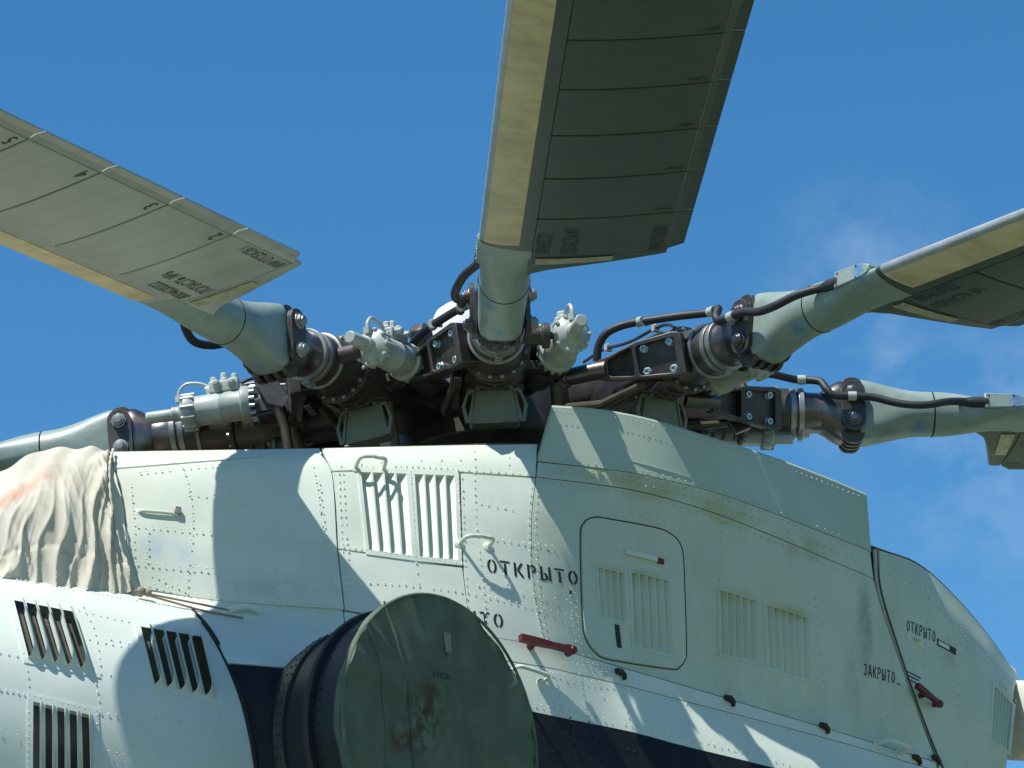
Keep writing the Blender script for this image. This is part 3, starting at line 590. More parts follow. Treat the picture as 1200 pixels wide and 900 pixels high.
# grab handles, latches and lettering on the cowling
grab_handle(COWL, (416, 549), (449, 551), .075, WHITE, heli, .009); grab_handle(COWL, (538, 638), (572, 641), .075, WHITE, heli, .009)
grab_handle(COWL, (596, 788), (634, 801), .075, WHITE, heli, .009); grab_handle(COWL, (1028, 872), (1053, 884), .08, WHITE, heli)
grab_handle(COWL, (162, 601), (208, 605), .016, WHITE, heli, .007, 'flush_handle'); skin_plate(COWL, [(203, 597), (211, 598), (211, 606), (203, 605)], BAND, 'handle_plate', heli, .012, .014)
grab_handle(COWL, (1066, 745), (1078, 752), .02, WHITE, heli, .006, 'small_handle')
def lever(a, b, out, w0, parent, label):
    pa, na = on_skin(COWL, a); pb, nb = on_skin(COWL, b); d = unit(pb-pa); side = unit(np.cross(na, d)); ln = np.linalg.norm(pb-pa); mb = MB()
    prof = [(-.02, w0), (.05, w0*1.05), (ln*.45, w0*.95), (ln*.62, w0*.72), (ln*.85, w0*.8), (ln*.93, w0*1.15), (ln+.015, w0*1.1)]
    poly = [(x, y) for x, y in prof]+[(x, -y) for x, y in prof[::-1]]
    mb.prism(poly, pa+na*(out-.012), d, side, na, .028); mb.lathe(pb+nb*(out-.03), nb, [(0, w0*1.2), (.046, w0*1.2), (.051, w0)], 16)
    mb.lathe(pa+d*.07-na*.005, na, [(0, w0*1.2), (out-.01, w0*.9)], 14)
    return link('release_lever', mb.mesh('release_lever', RED), parent, bevel=.004, label=label)
lever((605, 755), (659, 768), .055, .015, heli, 'dark red release lever beside the canvas covered exhaust')
lever((1068, 807), (1091, 826), .045, .012, heli, 'dark red release lever by the seam cord')
for (x, y) in ((725, 790), (853, 821), (964, 853), (1072, 890), (1095, 890)):
    p, n = on_skin(COWL, (x, y)); d, _ = on_skin(COWL, (x+5, y+1.5)); d = unit(d-p); s_ = np.cross(n, d); hl = MB()
    hl.prism([(-.026, .018), (.012, .020), (.032, .0), (.028, -.026), (.018, -.028), (.015, -.010), (-.004, -.006), (-.024, -.004)], p+n*.002, d, -s_ if (s_@ZZ) < 0 else s_, n, .018)
    hl.lathe(p+n*.02-d*.005, n, [(0, .009), (.006, .009)], 10); link('door_hinge', hl.mesh('door_hinge', HINGE), heli, bevel=.003)
letter_px(COWL, stencil('ОТКРЫТО'), (571, 671), (21.1, 3.0), (-1.6, -16.5), BLACKP, 'lettering', heli)
letter_px(COWL, stencil('ЗАКРЫТО'), (483.5, 724.5), (21.1, 2.3), (-1.6, -16.5), BLACKP, 'lettering', heli)
letter_px(COWL, stencil('ОТКРЫТО'), (1062, 739), (6.7, 2.75), (.4, -13), BLACKP, 'lettering', heli)
letter_px(COWL, stencil('ЗАКРЫТО-'), (1012, 791), (7.2, 2.1), (.2, -14), BLACKP, 'lettering', heli)
ind = np.array([(1098, 748), (1120, 760), (1120, 768), (1098, 756)], float); c4 = ind.mean(0)
skin_plate(COWL, ind, BLACKP, 'indicator_mark', heli, .001, .001); skin_plate(COWL, [(1099.5, 750.5), (1112, 757), (1112, 762), (1099.5, 755)], WHITE, 'indicator_field', heli, .0016, .0014)
for k, (a, b_) in enumerate((((1063, 786), (1079, 794)), ((1063, 790), (1077, 797)), ((1063, 794.5), (1076, 800.5)))):
    skin_plate(COWL, [a, b_, (b_[0], b_[1]+1.6), (a[0], a[1]+1.6)], BLUEI, 'small_print', heli, .0008, .001)
skin_plate(COWL, [(667, 692), (670, 692.5), (669.5, 696), (667, 695.5)], RED, 'red_mark', heli, .0008, .001); skin_plate(COWL, [(1051, 800), (1055, 801.5), (1055, 803), (1051, 801.5)], RED, 'red_mark', heli, .0008, .001)
# cord along the aft seam
cp = spline([(1028, 643), (1031, 690), (1051, 757), (1076, 830), (1101, 893), (1120, 930)], 10); p, n = COWL.pn(np.array(cp))
link('seam_cord', MB().tube(list(p+n*.006), .0042, 6).mesh('seam_cord', ROPE), None, label='thin dark cord hanging down the aft seam of the white cowling', category='cord')

# tail fairing beyond the aft cowling
tc0 = at_yf([(1206, 845)], [-.0])[0]; tb = MB(); tb.lathe(tc0-XF*.12, XF, [(0, .15), (.02, .20), (1.0, .21), (4, .2), (7, .18)], 32); link('tail_fairing', tb.mesh('tail_fairing', BEIGE), heli)

# ---------------------------------------------------------------- engine nacelle, lower left
NAC = Surf([
    [(-220, 640, 1.45), (-110, 656, 1.45), (0, 672, 1.45), (90, 688, 1.45), (170, 702, 1.43), (222, 713, 1.40)],
    [(-220, 665, 1.70), (-110, 680, 1.70), (0, 697, 1.70), (90, 713, 1.70), (178, 730, 1.67), (247, 742, 1.62)],
    [(-220, 720, 1.90), (-110, 737, 1.90), (2, 752, 1.90), (97, 768, 1.90), (190, 785, 1.87), (272, 790, 1.81)],
    [(-220, 800, 1.97), (-110, 815, 1.97), (5, 830, 1.97), (104, 840, 1.97), (200, 850, 1.94), (290, 845, 1.89)],
    [(-220, 900, 1.955), (-110, 910, 1.955), (8, 920, 1.955), (108, 930, 1.955), (206, 935, 1.94), (303, 925, 1.90)],
    [(-220, 1040, 1.88), (-110, 1045, 1.88), (10, 1050, 1.88), (110, 1055, 1.88), (210, 1060, 1.87), (312, 1060, 1.85)]])
LN = [[(8, 697), (91, 713), (118, 795), (28, 777)], [(156, 728), (243, 742), (263, 828), (176, 808)], [(32, 812), (115, 832), (119, 946), (31, 930)]]
nac = empty('engine_nacelle', heli)
NP = lambda *a, **k: patch(NAC, 'nacelle_panel', *a, WHITE2, nac, **k)
NP([(-220, 640), (-110, 656), (0, 672), (90, 688), (170, 702), (222, 713)], [(-220, 1040), (-110, 1045), (10, 1050), (110, 1055), (210, 1060), (312, 1060)], [(-220, 640), (-220, 720), (-220, 900), (-220, 1040)], [(222, 713), (247, 742), (272, 790), (290, 845), (303, 925), (312, 1060)], holes=[shrink(q, 2.6) for q in LN], step=3.4, gap=.2)
for q in LN: louvers(NAC, q, 5, WHITE2, nac, .045, .004, margin=(.075, .075), kindof='hood')
rivet_rows(NAC, [[(0, 676), (90, 692), (170, 706), (215, 714), 5], [(0, 765), (10, 767), (30, 772), 9], [(98, 712), (112, 745), (118, 780), 8], [(10, 700), (30, 775), 9], [(86, 718), (112, 790), 8], [(92, 716), (130, 725), (170, 733), (225, 746), 8.5], [(32, 776), (110, 793), 8], [(118, 790), (150, 795), 9],
    [(0, 808), (35, 815), 7], [(32, 776), (34, 812), 9], [(112, 792), (116, 830), 8], [(118, 835), (145, 840), 7], [(34, 820), (33, 900), 7], [(40, 816), (112, 833), 6.5], [(113, 838), (116, 900), 9], [(0, 857), (30, 863), 8], [(105, 750), (150, 760), 9], [(128, 880), (155, 887), 8], [(140, 835), (180, 842), (260, 856), 10], [(178, 808), (256, 825), 8], [(160, 735), (180, 803), 9], [(182, 815), (186, 900), 11], [(130, 750), (160, 757), 10], [(256, 825), (262, 900), 12]], WHITE2, nac, off=.003)
ring = spline([(222, 713), (247, 742), (272, 790), (290, 845), (303, 925), (312, 1060)], 8); p, n = NAC.pn(np.array(ring)); link('nacelle_seal', MB().tube(list(p+n*.002), .011, 8).mesh('nacelle_seal', SEAL), nac)
# cowl between the nacelle and the exhaust, white above, navy below
MID = Surf([
    [(205, 706, 1.42), (240, 716, 1.42), (310, 727, 1.42), (400, 738, 1.42), (520, 760, 1.42)],
    [(248, 741, 1.62), (265, 744, 1.62), (316, 752, 1.64), (405, 762, 1.64), (525, 780, 1.60)],
    [(271, 779, 1.81), (284, 779, 1.82), (322, 782, 1.86), (410, 790, 1.83), (530, 800, 1.72)],
    [(290, 845, 1.89), (302, 846, 1.90), (335, 848, 1.96), (418, 850, 1.92), (535, 860, 1.80)],
    [(303, 925, 1.90), (312, 926, 1.92), (340, 928, 1.98), (424, 930, 1.93), (540, 940, 1.82)],
    [(312, 1060, 1.85), (320, 1060, 1.87), (345, 1060, 1.93), (430, 1060, 1.9), (545, 1060, 1.82)]])
patch(MID, 'nacelle_panel', [(215, 709), (250, 717), (310, 727), (400, 738), (520, 760)], [(268, 777), (284, 778), (322, 781), (410, 789), (530, 799)], [(215, 709), (247, 741), (268, 777)], [(520, 760), (530, 799)], WHITE2, nac, gap=.2)
patch(MID, 'navy_panel', [(269, 778), (284, 779), (322, 782), (410, 790), (530, 800)], [(312, 1060), (345, 1060), (430, 1060), (545, 1060)], [(269, 778), (288, 840), (303, 925), (312, 1060)], [(530, 800), (545, 1060)], NAVY, nac, gap=.2)
# ledge between cowling and nacelle
lt = resample([(100, 668), (165, 692), (282, 705), (403, 717)], 20); lb = resample([(100, 692), (178, 707), (300, 732), (405, 752)], 20)
A_ = COWL.pos(lt-[0, 4])-YF*.012; B_ = at_yf(lb, np.full(20, 1.46)); link('ledge_panel', MB().grid(np.concatenate([A_-YF*.05, A_, (A_+B_)/2-ZZ*.01, B_, B_+YF*.03-ZZ*.04]), 20, 5).mesh('ledge_panel', WHITE), heli)
hp = at_yf([(262, 722), (272, 714), (292, 711), (306, 716)], [1.42]*4); link('ledge_handle', MB().tube(spline(list(hp), 5), .014, 8).mesh('ledge_handle', WHITE), heli)

# ---------------------------------------------------------------- exhaust duct and its canvas cover
nD = unit(.635*-unit(rays([(514, 862)])[0])+.752*CR+.178*CU); cD = at_yf([(515, 862)], [2.16])[0]
RD = 176.6*np.linalg.norm(cD-CAM_P)/FPX/1.065; eD = unit(np.cross(Z_, nD)); uD = np.cross(nD, eD)
duct = link('exhaust_duct', MB().lathe(cD, nD, [(-.50, RD*.84), (-.42, RD*.86), (-.38, RD*.865), (-.28, RD*.90), (-.19, RD*.925), (-.1, RD*.95), (-.02, RD*.955)], 96).mesh('exhaust_duct', DUCT), heli)
link('duct_collar', MB().lathe(cD, nD, [(-.425, RD*.84), (-.42, RD*.885), (-.375, RD*.89), (-.37, RD*.86)], 96, cap=False).mesh('duct_collar', DARK), duct)
link('duct_lip', MB().lathe(cD, nD, [(-.225, RD*.90), (-.22, RD*.965), (-.205, RD*.972), (-.19, RD*.965), (-.185, RD*.92)], 96, cap=False).mesh('duct_lip', RUB), duct)
rv = MB()
for dd, rr_, k in ((-.41, .888, 70), (-.385, .890, 70), (-.15, .94, 70)):
    for i in range(k):
        a = 2*math.pi*i/k; rad = eD*math.cos(a)+uD*math.sin(a); rv.lathe(cD+nD*dd+rad*RD*rr_, rad, [(-.002, .0055), (.002, .004)], 6)
link('rivets', rv.mesh('rivets', DUCT), duct, kind='stuff')
sp = MB(); a = math.radians(215); rad = eD*math.cos(a)+uD*math.sin(a); sp.tube([cD+nD*d_+rad*RD*f for d_, f in ((-.36, .88), (-.24, .92), (-.05, .96))], .012, 6); link('duct_seam', sp.mesh('duct_seam', DARK), duct)
def cover_h(r, a):
    x, y = r*math.cos(a), r*math.sin(a)
    h = .018*(1-r*r)+.009*math.sin(5*a+1)*r*r+.008*math.sin(9*a+x*4)*r+.004*math.sin(11*x+2.5*math.sin(2.2*y)+.8*y)*(.5+.5*math.sin(3*y+2*x))
    h += .004*math.exp(-((x+.25+.12*y)/.06)**2)+.006*math.sin(14*x+3*y)*max(0, -y+.2)*.5
    h += .007*math.sin(23*a+2.1*math.sin(3*a))*r**5
    return h
nr, na_ = 26, 110; cv = []
for i in range(nr+1):
    r = i/nr
    for j in range(na_):
        a = 2*math.pi*j/na_; cv.append(cD+nD*(.012+cover_h(r, a))+RD*1.0*r*(eD*math.cos(a)+uD*math.sin(a)))
cf = [(i*na_+j, i*na_+(j+1) % na_, (i+1)*na_+(j+1) % na_, (i+1)*na_+j) for i in range(nr) for j in range(na_)]
sk = []
for k, (dd, rr_) in enumerate(((.012, 1.004), (.004, 1.008), (-.006, 1.008), (-.018, 1.004), (-.028, .998), (-.034, .985))):
    for j in range(na_):
        a = 2*math.pi*j/na_; wv = .004*math.sin(31*a+k*.4)*(k/5)+.003*math.sin(17*a)*k/5; base_h = cover_h(1, a) if k == 0 else cover_h(1, a)*.6
        sk.append(cD+nD*(dd+base_h)+RD*(rr_+wv)*(eD*math.cos(a)+uD*math.sin(a)))
b0 = len(cv); cv += sk; cf += [(nr*na_+j, nr*na_+(j+1) % na_, b0+(j+1) % na_, b0+j) for j in range(na_)]
cf += [(b0+i*na_+j, b0+i*na_+(j+1) % na_, b0+(i+1)*na_+(j+1) % na_, b0+(i+1)*na_+j) for i in range(5) for j in range(na_)]
for c_, r_, a_ in (((492, 838), .13, .95), ((486, 868), .10, .85), ((462, 862), .09, .8), ((500, 815), .06, .8)):
    pc = at_plane([c_], cD, nD)[0]; stain(GCANV, pc, (r_, r_, r_*1.3), (.085, .045, .018), a_, 16, .43, .52)
me = MB().add(cv, cf).mesh('exhaust_cover', GCANV, 60, fix=False); orient(me)
cover = link('exhaust_cover', me, None, label='round dirty green canvas cover stretched over the exhaust pipe', category='cover')
class DiscS:
    def pn(s, px):
        px = np.atleast_2d(np.array(px, float)); p = at_plane(px, cD, nD); q = (p-cD)/RD; x = q@eD; y = q@uD
        h = np.array([cover_h(min(1, math.hypot(a, b)), math.atan2(b, a)) for a, b in zip(x, y)]); return p+nD*(.014+h)[:, None], np.tile(nD, (len(px), 1))
DS = DiscS()
v_, f_ = text2d('116291'); letter_px(DS, (v_, f_), (500, 795), (5.4, 1.1), (-.2, -8), BLACKP, 'lettering', cover, .002)
fq = np.array([(470, 801), (515, 818), (556, 832), (557, 870), (556, 905), (555, 960), (520, 960), (478, 960), (476, 900), (473, 850)], float)
fl = MB(); U_, V__ = np.meshgrid(np.linspace(0, 1, 14), np.linspace(0, 1, 22)); Tq = resample([(471, 801), (515, 818), (556, 832)], 14); Bq = resample([(480, 975), (556, 975)], 14)
pq = ((1-V__.ravel())[:, None]*np.tile(Tq, (22, 1))+V__.ravel()[:, None]*np.tile(Bq, (22, 1))); p, n = DS.pn(pq); p = p+n*.006; fl.grid(p, 14, 22)
ii = list(range(14))+[j*14+13 for j in range(1, 22)]+[21*14+i for i in range(12, -1, -1)]+[j*14 for j in range(20, 0, -1)]; k = len(ii); fl.add(np.concatenate([p[ii], p[ii]-nD*.008]), [(i, (i+1) % k, (i+1) % k+k, i+k) for i in range(k)])
me = fl.mesh('flap', GCANV, 50, fix=False); orient(me); link('flap', me, cover)
tg = MB(); p, n = DS.pn([(516.5, 752)]); tg.prism(rrect(.035, .055, .006), p[0], eD, uD, nD, .006); p, n = DS.pn([(517, 762)]); tg.lathe(p[0], nD, [(0, .016), (.008, .016)], 10); tg.tube(list(DS.pn([(516, 757), (514, 765), (517, 770), (519, 764)])[0]+nD*.005), .004, 6); link('buckle', tg.mesh('buckle', BRK), cover)
pq = DS.pn(spline([(452, 704), (460, 740), (469, 778), (474, 800), (477, 850), (480, 930)], 8))[0]; link('pleat', MB().tube(list(pq+nD*.002), [.004+.007*min(1, i/14) for i in range(len(pq))], 8).mesh('pleat', GCANV), cover)
pq = DS.pn(spline([(428, 745), (440, 785), (446, 840), (450, 930)], 8))[0]; link('pleat', MB().tube(list(pq-nD*.001), .007, 8).mesh('pleat', GCANV), cover)
hm = MB(); hm.tube([cD+nD*(.016)+RD*1.006*(eD*math.cos(a)+uD*math.sin(a)) for a in np.linspace(0, 2*math.pi, 90, endpoint=False)], .007, 6, closed=True); link('hem', hm.mesh('hem', GCANV), cover)

# ---------------------------------------------------------------- canvas over the engine intake, far left
CAN = Surf([
    [(-200, 640, .9), (-120, 600, .95), (-50, 577, 1.0), (0, 556, 1.05), (48, 531, 1.03), (92, 528, 1.03), (131, 528, 1.03)],
    [(-200, 655, 1.1), (-120, 620, 1.15), (-50, 598, 1.2), (2, 578, 1.24), (50, 556, 1.22), (92, 548, 1.2), (127, 546, 1.2)],
    [(-200, 670, 1.25), (-120, 642, 1.3), (-48, 622, 1.36), (6, 606, 1.39), (54, 592, 1.37), (96, 586, 1.33), (128, 583, 1.29)],
    [(-200, 680, 1.33), (-120, 662, 1.38), (-44, 650, 1.43), (12, 642, 1.45), (62, 638, 1.43), (106, 636, 1.39), (138, 635, 1.34)],
    [(-200, 690, 1.38), (-120, 682, 1.42), (-40, 678, 1.46), (18, 684, 1.48), (72, 692, 1.46), (120, 698, 1.42), (158, 696, 1.37)]])
uu, vv = np.meshgrid(np.linspace(1.2, 6, 210), np.linspace(0, 4, 80)); uu = uu.ravel(); vv = vv.ravel(); raw2 = CAN.raw(uu, vv); p0 = at_yf(raw2[:, :2], raw2[:, 2])
e = 1e-3; ra, rb = CAN.raw(uu+e, vv), CAN.raw(uu, vv+e); ta = at_yf(ra[:, :2], ra[:, 2])-p0; tb_ = at_yf(rb[:, :2], rb[:, 2])-p0; nn = np.cross(ta, tb_); nn /= np.linalg.norm(nn, axis=1)[:, None]; nn *= np.where(nn@CF > 0, -1, 1)[:, None]
tv = vv/4; near = np.clip((uu-4.6)/1.4, 0, 1)
w1 = uu+.16*np.sin(tv*4+uu*1.7)+.07*np.sin(tv*9-uu*3.1)
ridge = lambda x, k: 1-np.abs(2*((x*k) % 1)-1)
env = .5+.5*np.sin(uu*2.3+1.1)*np.sin(uu*5.1+.4)
grow = np.clip((tv-.22)/.6, 0, 1)**1.2
fold = .040*grow*env*(ridge(w1+1.55*tv, 1.25)**3-.2)+.024*grow*(1-env*.6)*(ridge(w1+1.8*tv+.3, 2.7)**3-.2)
fold += .006*near**3*np.sin(tv*46+5*np.sin(uu*6))*np.clip(tv*4, .1, 1)+.012*near**2*np.sin(tv*24+uu*7+2)
fold += .005*np.sin(uu*7.3+tv*5.2+2*np.sin(tv*4))+.003*np.sin(uu*15.7-tv*9+3*np.sin(uu*2))*grow
fold += .004*grow*(ridge(uu*1.0+1.7*tv+.12*np.sin(tv*7+uu*4), 5.7)**1.5-.4)*(.5+.5*np.sin(uu*3.7+tv*3))+.004*(ridge(uu*.8-.9*tv+.1*np.sin(uu*4), 3.3)**2-.3)*np.clip(tv*2, 0, 1)
fold -= .016*np.exp(-((tv-.78-.03*np.sin(uu*3))/.02)**2)*.3
fold -= .02*(near > .96)
for k_ in range(7):
    stain(CANV, at_yf([(-14+k_*11, 603-k_*7.2)], [1.36-.018*k_])[0], (.062, .075, .050), (.60, .24, .15), .50, 11, .22, .55)
me = MB().grid(p0+nn*(fold+.012)[:, None], 210, 80).mesh('intake_cover', CANV, 80, fix=False); flip_to_cam(me)
icov = link('intake_cover', me, None, label='wrinkled beige canvas draped over the engine intake at the far left', category='cover')
hq = spline([(131, 528), (127, 546), (128, 583), (138, 635), (158, 696)], 12); pq = at_yf(hq, np.interp([q[1] for q in hq], [528, 546, 583, 635, 696], [1.03, 1.2, 1.29, 1.34, 1.37])); link('drawstring', MB().tube(list(pq+YF*.02), [.005+.002*math.sin(i*1.9) for i in range(len(pq))], 8).mesh('drawstring', CANV), icov)
for a, b_ in (([(158, 692), (180, 697), (225, 706), (268, 715)], 0), ([(160, 694), (200, 705), (240, 716), (285, 724)], 0)):
    q = at_yf(spline(a, 5), np.full(len(spline(a, 5)), 1.45)); link('tie_string', MB().tube(list(q), .0045, 6).mesh('tie_string', ROPE2), icov)
kn = MB(); kc = at_yf([(165, 693)], [1.44])[0]; kn.ball(kc, .02, 8, 6); kn.ball(kc+XF*.03-ZZ*.005, .016, 8, 6); link('knot', kn.mesh('knot', ROPE2), icov)

# ---------------------------------------------------------------- main rotor
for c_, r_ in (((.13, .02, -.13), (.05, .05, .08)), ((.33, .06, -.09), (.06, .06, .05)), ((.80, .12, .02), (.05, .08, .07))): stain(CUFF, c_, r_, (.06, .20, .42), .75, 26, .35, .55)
rotor = empty('main_rotor', label='large dark helicopter rotor head with five grey drooping blades against blue sky', category='rotor')
RH = 1.66      # radius of the blade attachment
def radial(a): return V(math.sin(a), -math.cos(a), 0)
def lead_of(a): return radial(a-math.pi/2)
ARM = {'A': .0237, 'B': -.5737, 'C': .6898, 'D': 1.6042, 'E': -1.4281, 'F': 2.40, 'G': 3.165, 'H': -2.36}
HPT = {'A': (.0204, 1.655), 'B': (-.5949, 1.704), 'C': (.7718, 1.702), 'D': (1.5593, 1.677), 'E': (-1.477, 1.768)}
BLD = {'A': (.062, .0351, .0521), 'B': (-.5039, .0408, .0035), 'C': (.6427, .0625, .1234), 'D': (1.6225, .0501, .05), 'E': (-1.6647, .0602, .05)}
def basis(o, ax, ay, az):
    m = Matrix.Identity(4)
    for i in range(3): m[i][0] = ax[i]; m[i][1] = ay[i]; m[i][2] = az[i]; m[i][3] = o[i]
    return m
# hub and mast
hub = link('rotor_hub', MB().lathe((0, 0, -.30), Z_, [(0, .34), (.02, .40), (.10, .44), (.16, .50), (.40, .50), (.46, .44), (.52, .30), (.60, .26)], 48).mesh('rotor_hub', DARK), rotor, bevel=.006)
link('mast', MB().lathe((0, 0, -1.5), Z_, [(0, .36), (.5, .36), (.75, .30), (1.22, .28)], 40).mesh('mast', DARK), hub)
link('sky_blocker', MB().lathe((0, 0, -1.3), Z_, [(0, .74), (.80, .74), (.90, .70), (.95, .55), (.98, .3)], 40).mesh('sky_blocker', DARK), hub)  # added dark drum that keeps sky from showing through behind the hub
link('swashplate', MB().lathe((0, 0, -.62), Z_, [(0, .40), (.0, .62), (.03, .66), (.10, .66), (.13, .60), (.14, .4)], 48, cap=False).mesh('swashplate', DARK), hub)
capc = at_plane([(541, 379)], V(0, -.15, 0), V(0, 1, 0))[0]
link('hub_cap', MB().lathe(capc-Z_*.22, Z_, [(0, .155), (.16, .155), (.23, .145), (.28, .12), (.31, .08), (.325, .03), (.33, .002)], 32).mesh('hub_cap', LIGHTW), hub)
link('hub_cover', MB().lathe((0, 0, .28), Z_, [(0, .30), (.06, .30), (.10, .26), (.22, .18)], 32).mesh('hub_cover', DARK), hub)
# -- one arm, in its own axes: x outwards, y towards the leading side, z up
def ry(r, t, z): return V(r, t, z)
def build_arm():
    out = []
    h = MB(); secs = []
    for r, wy, hz, p in ((.36, .17, .12, 3), (.55, .17, .125, 3), (.72, .15, .12, 3), (.86, .15, .13, 3), (1.0, .145, .135, 3), (1.10, .135, .13, 2.6), (1.2, .125, .125, 2.2), (1.3, .12, .12, 2), (1.37, .118, .118, 2)):
        s_ = []
        for i in range(28):
            a = 2*math.pi*i/28; c_, d_ = math.cos(a), math.sin(a); s_.append(V(r, wy*math.copysign(abs(c_)**(2/p), c_), hz*math.copysign(abs(d_)**(2/p), d_)))
        secs.append(s_)
    h.loft(secs)
    out.append(('hub_arm', h.mesh('hub_arm', DARK), 0))
    s_ = MB(); s_.lathe((1.36, 0, 0), X_, [(0, .108), (.02, .108), (.09, .104), (.10, .099), (.16, .098), (.17, .10)], 36); out.append(('spindle', s_.mesh('spindle', STEEL), 0))
    for r0, wd in ((1.372, .030), (1.412, .030)):
        b = MB(); b.lathe((r0, 0, 0), X_, [(0, .105), (.002, .120), (wd-.002, .120), (wd, .105)], 40, cap=False); b.box((r0+wd/2, 0, -.126), wd*.7, .03, .03); out.append(('flange_band', b.mesh('flange_band', BAND), .002))
    # flare from the spindle to the clevis, then finger plates
    f = MB(); secs = []
    for r, wy, hz in ((1.525, .099, .099), (1.545, .103, .108), (1.575, .107, .132), (1.605, .110, .150), (1.62, .110, .153), (1.705, .110, .153)):
        secs.append([V(r, wy*math.copysign(abs(math.cos(a))**.7, math.cos(a)), hz*math.copysign(abs(math.sin(a))**.8, math.sin(a))) for a in np.linspace(0, 2*math.pi, 32, endpoint=False)])
    f.loft(secs); out.append(('clevis', f.mesh('clevis', STEEL), .003))
    ob = rrect(.105, .33, .045, 6); ob2 = rrect(.115, .25, .055, 7)
    for t in (-.128, -.079, -.03, .019, .068, .106):
        p = MB(); ck = t < -.1 or t > .1; p.prism(ob2 if ck else ob, (1.672, t, 0 if ck else -.012), X_, Z_, Y_, .022 if t < .1 else .024); out.append(('clevis_finger', p.mesh('clevis_finger', DARK), .004))
    for z in (.066, -.066):
        for t, sg in ((.128, 1), (-.128, -1)):
            b = MB(); b.lathe((1.672, t, z), Y_*sg, [(0, .038), (.008, .038), (.010, .030), (.024, .030), (.025, .022), (.034, .021), (.036, .012)], 8 if z > 0 else 14); out.append(('attach_bolt', b.mesh('attach_bolt', STEEL if sg > 0 else BAND), .002))
    hx, hy = unit(V(1, -.62, 0)), unit(V(.62, 1, 0)); ho = V(1.285, .13, 0); hp_ = lambda x, y, z: ho+hx*(x-1.36)*1.08+hy*(y-.175)+Z_*z; hx8 = hx*1.08
    # pitch horn on the leading side: a webbed frame with two windows
    fr = MB(); outer = [(.99, -.05), (1.06, -.066), (1.33, -.108), (1.37, -.10), (1.37, .085), (1.335, .098), (1.17, .088), (1.03, .050), (.99, .042)]
    w1 = [(1.045, -.045), (1.135, -.064), (1.145, -.055), (1.145, .062), (1.135, .066), (1.04, .035), (1.03, .025), (1.03, -.035)]
    w2 = [(1.175, -.070), (1.315, -.088), (1.335, -.078), (1.335, .068), (1.32, .076), (1.18, .070), (1.165, .060), (1.165, -.06)]
    fr.prism(outer, hp_(0, .175, 0), hx8, Z_, hy, .055, [w1, w2]); out.append(('pitch_horn', fr.mesh('pitch_horn', DARK), .004))
    for wdw, y0, nm in ((w1, .178, 'horn_web'), (w2, .196, 'horn_cover')):
        p = MB(); p.prism([(x, z) for x, z in wdw], hp_(0, y0, 0), hx8, Z_, hy, .006); out.append((nm, p.mesh(nm, DARK), 0))
    for x, z in ((1.195, .052), (1.312, .058), (1.195, -.055), (1.312, -.068)):
        b = MB(); b.lathe(hp_(x, .20, z), hy, [(0, .022), (.006, .022), (.008, .018), (.022, .018), (.022, .009), (.012, .008)], 6); out.append(('horn_bolt', b.mesh('horn_bolt', BOLT), .001))
    bl = MB(); bl.prism([(1.10, -.05), (1.36, -.09), (1.36, .08), (1.14, .06)], hp_(0, .03, 0), hx8, Z_, hy, .15); out.append(('horn_mount', bl.mesh('horn_mount', DARK), .004))
    sh = MB(); sh.tube([hp_(1.02, .203, -.005), hp_(.97, .204, 0), hp_(.86, .206, 0), hp_(.84, .207, 0)], [.047, .042, .040, .040], 20); sh.lathe(hp_(.845, .207, 0), -hx, [(0, .05), (.012, .05)], 20); out.append(('horn_shaft', sh.mesh('horn_shaft', STEEL), .002))
    jt = MB(); jt.lathe(hp_(.80, .175, 0), hy, [(0, .018), (.0, .036), (.01, .040), (.055, .040), (.065, .036), (.066, .016), (.04, .012)], 18); out.append(('rod_joint', jt.mesh('rod_joint', STEEL), .002))
    # droop stop bracket under the arm
    bk = MB(); bk.prism([(-.085, -.10), (.085, -.10), (.09, -.16), (.115, -.275), (.105, -.29), (-.105, -.29), (-.115, -.275), (-.09, -.16)], (.85, 0, 0), Y_, Z_, X_, .10)
    out.append(('droop_bracket', bk.mesh('droop_bracket', BRK), .005))
    for sg in (-1, 1):
        g_ = MB(); ax = Y_*sg; g_.prism([(.085, -.115), (.12, -.13), (.15, -.21), (.135, -.288), (.11, -.288)], (.94, 0, 0), ax, Z_, X_, .016, [[(.095, -.14), (.116, -.15), (.134, -.21), (.122, -.262)]]); out.append(('gusset', g_.mesh('gusset', BRK), .002))
    lp_ = MB(); lp_.lathe((.90, 0, -.12), -Z_, [(-.05, .14), (.0, .14), (.008, .13), (.016, .08)], 28); out.append(('bearing_cap', lp_.mesh('bearing_cap', DARK), .002))
    # ribs and the small grease cylinder below
    rb = MB(); rb.prism([(.62, -.16), (.70, -.05), (.95, -.02), (1.12, -.03), (1.12, -.07), (1.17, -.14), (1.10, -.17), (1.05, -.09), (.83, -.10), (.77, -.17)], (0, .155, 0), X_, Z_, Y_, .035); out.append(('arm_rib', rb.mesh('arm_rib', STEEL), .004))
    rb = MB(); rb.prism([(.62, .05), (.75, .16), (1.0, .175), (1.1, .12), (1.0, .10), (.8, .09)], (0, -.03, 0), X_, Z_, Y_, .06); out.append(('top_rib', rb.mesh('top_rib', DARK), .004))
    gc = MB(); gc.lathe((1.24, .06, -.155), X_, [(0, .024), (.02, .03), (.045, .03), (.05, .024), (.14, .024), (.145, .02)], 16); gc.box((1.27, .06, -.135), .05, .05, .05); out.append(('grease_cylinder', gc.mesh('grease_cylinder', DAMP), .002))
    fg = MB(); fg.lathe((1.135, 0, 0), X_, [(0, .12), (0, .158), (.016, .160), (.020, .152), (.020, .12)], 40, cap=False); out.append(('housing_flange', fg.mesh('housing_flange', DARK), .002))
